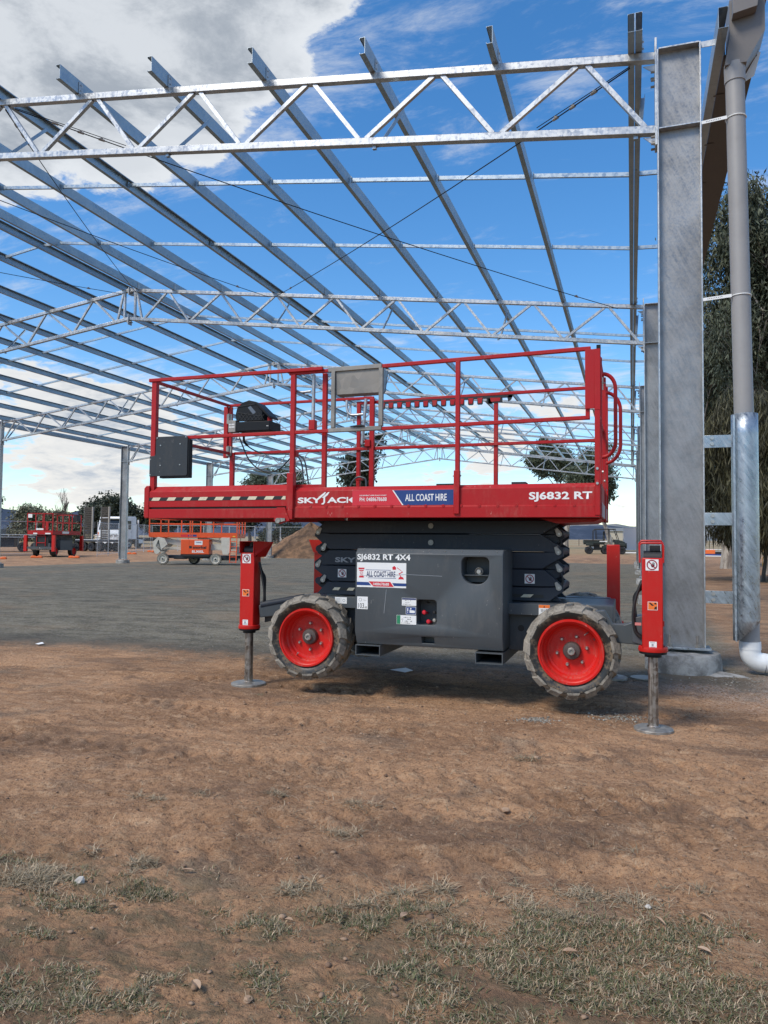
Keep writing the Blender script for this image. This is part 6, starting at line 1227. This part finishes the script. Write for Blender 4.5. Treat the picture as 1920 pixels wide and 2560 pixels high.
# ------------------------------------------------------------------ dark utility vehicle
UV = thing('utility_vehicle', 'dark green utility vehicle with roof frame parked beyond the gravel pad', 'utility vehicle', (-4.75, 79, tz(-3, 79)), local=True, rz=rad(7)); M_UG = paint('dark_green_plastic', (.018, .026, .022), .5, (.12, .1, .07), .2, 3)
def B7(name, mt, *bx, bevel=0):
    m = MB()
    for b in bx: m.box(*b)
    return m.build(name, mt, UV, bevel=bevel)
B7('cargo_bed', M_UG, (0, 2.0, -.75, .75, 1.08, 1.42), bevel=.03); B7('bed_floor', M_BLK, (.05, 1.95, -.7, .7, .98, 1.08)); B7('side_label', M_WHT, (1.55, 2.3, -.765, -.76, 1.26, 1.36)); B7('cab_floor', M_BLK, (1.9, 3.3, -.72, .72, .62, .85)); B7('seat', paint('tan_seat', (.28, .24, .18), .7), (2.05, 2.6, -.65, .65, .95, 1.18), (2.0, 2.15, -.65, .65, 1.15, 1.6))
MB().prism([(3.15, .75), (3.1, 1.45), (3.35, 1.5), (4.0, 1.28), (4.2, 1.05), (4.2, .75)], 'XZ', -.7, .7).build('bonnet', M_UG, UV, bevel=.05); B7('front_guard', M_BLK, (4.15, 4.25, -.5, .5, .6, 1.15)); B7('engine', M_BLK, (.6, 1.6, -.45, .45, .55, .98)); B7('number_plate', M_WHT, (.75, 1.0, -.50, -.47, .58, .78)); B7('roof', M_BLK, (1.1, 3.15, -.72, .72, 2.52, 2.60), bevel=.03)
for y in (-.7, .7):
    for pts in ([(.95, y, 1.4), (.98, y, 2.40), (1.15, y, 2.54), (3.0, y, 2.56), (3.12, y, 2.48), (3.45, y, 1.45)], [(2.55, y, 1.1), (2.55, y, 2.54)], [(1.3, y, 1.5), (1.22, y, 2.5)]): MB().tube(pts, .032, 8).build('roll_cage', M_BLK, UV)
for z in (1.55, 1.7, 1.85, 2.0, 2.15): B7('screen_bar', M_BLK, (1.3, 2.5, .66, .69, z, z+.03))
B7('side_panel', M_UG, (1.95, 3.15, -.745, -.70, .58, .98), bevel=.02); B7('under_frame', M_BLK, (.2, 4.0, -.4, .4, .42, .70)); B7('bed_rim', M_BLK, (-.03, 2.03, -.78, -.75, 1.36, 1.44)); B7('dashboard', M_BLK, (2.95, 3.2, -.65, .65, 1.2, 1.5)); B7('seat_back', M_BLK, (1.98, 2.08, -.65, .65, 1.2, 1.95)); B7('mud_guard', M_UG, (3.45, 4.1, -.80, -.66, .85, 1.12), bevel=.03); B7('mud_guard', M_UG, (.2, .95, -.80, -.70, .85, 1.10), bevel=.03)
B7('headrest', M_BLK, (2.0, 2.15, .1, .6, 1.75, 2.35)); MB().tube([(2.95, -.35, 1.45), (2.85, -.35, 1.7), (2.8, -.35, 1.72)], .03, 8).build('steering_wheel', M_BLK, UV); B7('mirror', M_BLK, (3.1, 3.2, -.85, -.72, 1.9, 2.1))
for x in (.55, 2.15, 3.75):
    for s in (-1, 1): wheelb(UV, x, -.78 if s < 0 else .5, .39, .28, .2, M_BLK, M_BLK)
# ------------------------------------------------------------------ things beyond the right hand columns
z = tz(7.6, 75); t = thing('pallet_stack', 'low stack of orange bags and blue sheets on white pallets beyond the footing', 'pallet stack', (7.6, 75, z))
for nm, mt, b in (('pallet', M_WHT, (6.2, 9.4, 74.2, 75.6, z, z+.10)), ('blue_sheet', M_BLUE, (6.3, 8.6, 74.3, 75.5, z+.10, z+.24)), ('orange_bag', M_ORANGE, (6.35, 7.3, 74.35, 75.3, z+.24, z+.62)), ('black_roll', M_BLK, (7.3, 8.3, 74.35, 75.3, z+.24, z+.46)), ('orange_bag', M_ORANGE, (8.2, 8.9, 74.3, 75.3, z+.26, z+.56)), ('white_sheet', M_WHT, (6.4, 8.3, 74.4, 75.2, z+.62, z+.68))):
    MB().box(*b).build(nm, mt, t, bevel=.03)
M_YEL = paint('yellow_plastic', (.75, .42, .02), .45, (.3, .2, .1), .2, 5)
z = tz(8.3, 53.5); t = thing('yellow_cabinet', 'tall yellow cabinet standing under the trees at the picture edge', 'cabinet', (8.55, 53.6, z)); MB().box(8.17, 8.9, 53.4, 53.9, z, z+1.42).build('body', M_YEL, t, bevel=.02); MB().box(8.32, 8.7, 53.39, 53.397, z+.9, z+1.15).build('plate', M_GRPR, t)
t = thing('caution_sign', 'small yellow folding caution sign in front of the yellow cabinet', 'sign', (8.12, 52.6, z)); MB().prism([(7.95, z), (7.97, z+.55), (8.04, z+.66), (8.22, z+.66), (8.29, z+.55), (8.31, z)], 'XZ', 52.5, 52.53).build('board', M_YEL, t); MB().box(8.03, 8.23, 52.495, 52.499, z+.22, z+.46).build('symbol', M_KPR, t); MB().prism([(7.95, z), (7.97, z+.55), (8.29, z+.55), (8.31, z)], 'XZ', 52.75, 52.78).build('back_board', M_YEL, t)
z = tz(-.5, 90); t = thing('white_sheets', 'white roofing sheets lying on the ground behind the utility vehicle', 'sheets', (.2, 84, tz(.2, 84))); MB().box(-.9, 1.6, 83.6, 84.6, tz(.2, 84)+.02, tz(.2, 84)+.14).build('sheet', M_WHT, t); MB().box(-1.6, -.8, 83.2, 83.6, tz(.2, 84)+.02, tz(.2, 84)+.2).build('red_tarp', M_RED, t)
z = 3.2; t = thing('far_shed', 'low pale farm shed on the far field beyond the utility vehicle', 'shed', (-1, 300, z)); MB().box(-9, 12, 298, 306, z, z+3.6).build('wall', mat('pale_wall', (.42, .38, .30), .8), t); MB().prism([(297.5, z+3.6), (302, z+5.0), (306.5, z+3.6)], 'YZ', -9.4, 12.4).build('roof', M_HILL2, t)
# wire fence along the field
t = thing('field_fence', 'long wire field fence in front of the blue hills', 'fence', (-30, 140, tz(-30, 140)))
def fz(x): return tz(x, 140)
for i in range(46): x = -95+i*2.6; MB().box(x-.05, x+.05, 139.95, 140.05, fz(x)-.1, fz(x)+1.3).build('post', BARK_D, t)
m = MB()
for i in range(45):
    x = -95+i*2.6
    for h in (.3, .65, .95, 1.2): m.bar((x, 140, fz(x)+h), (x+2.6, 140, fz(x+2.6)+h), .012)
m.build('wires', M_FENCE, t)['kind'] = 'stuff'
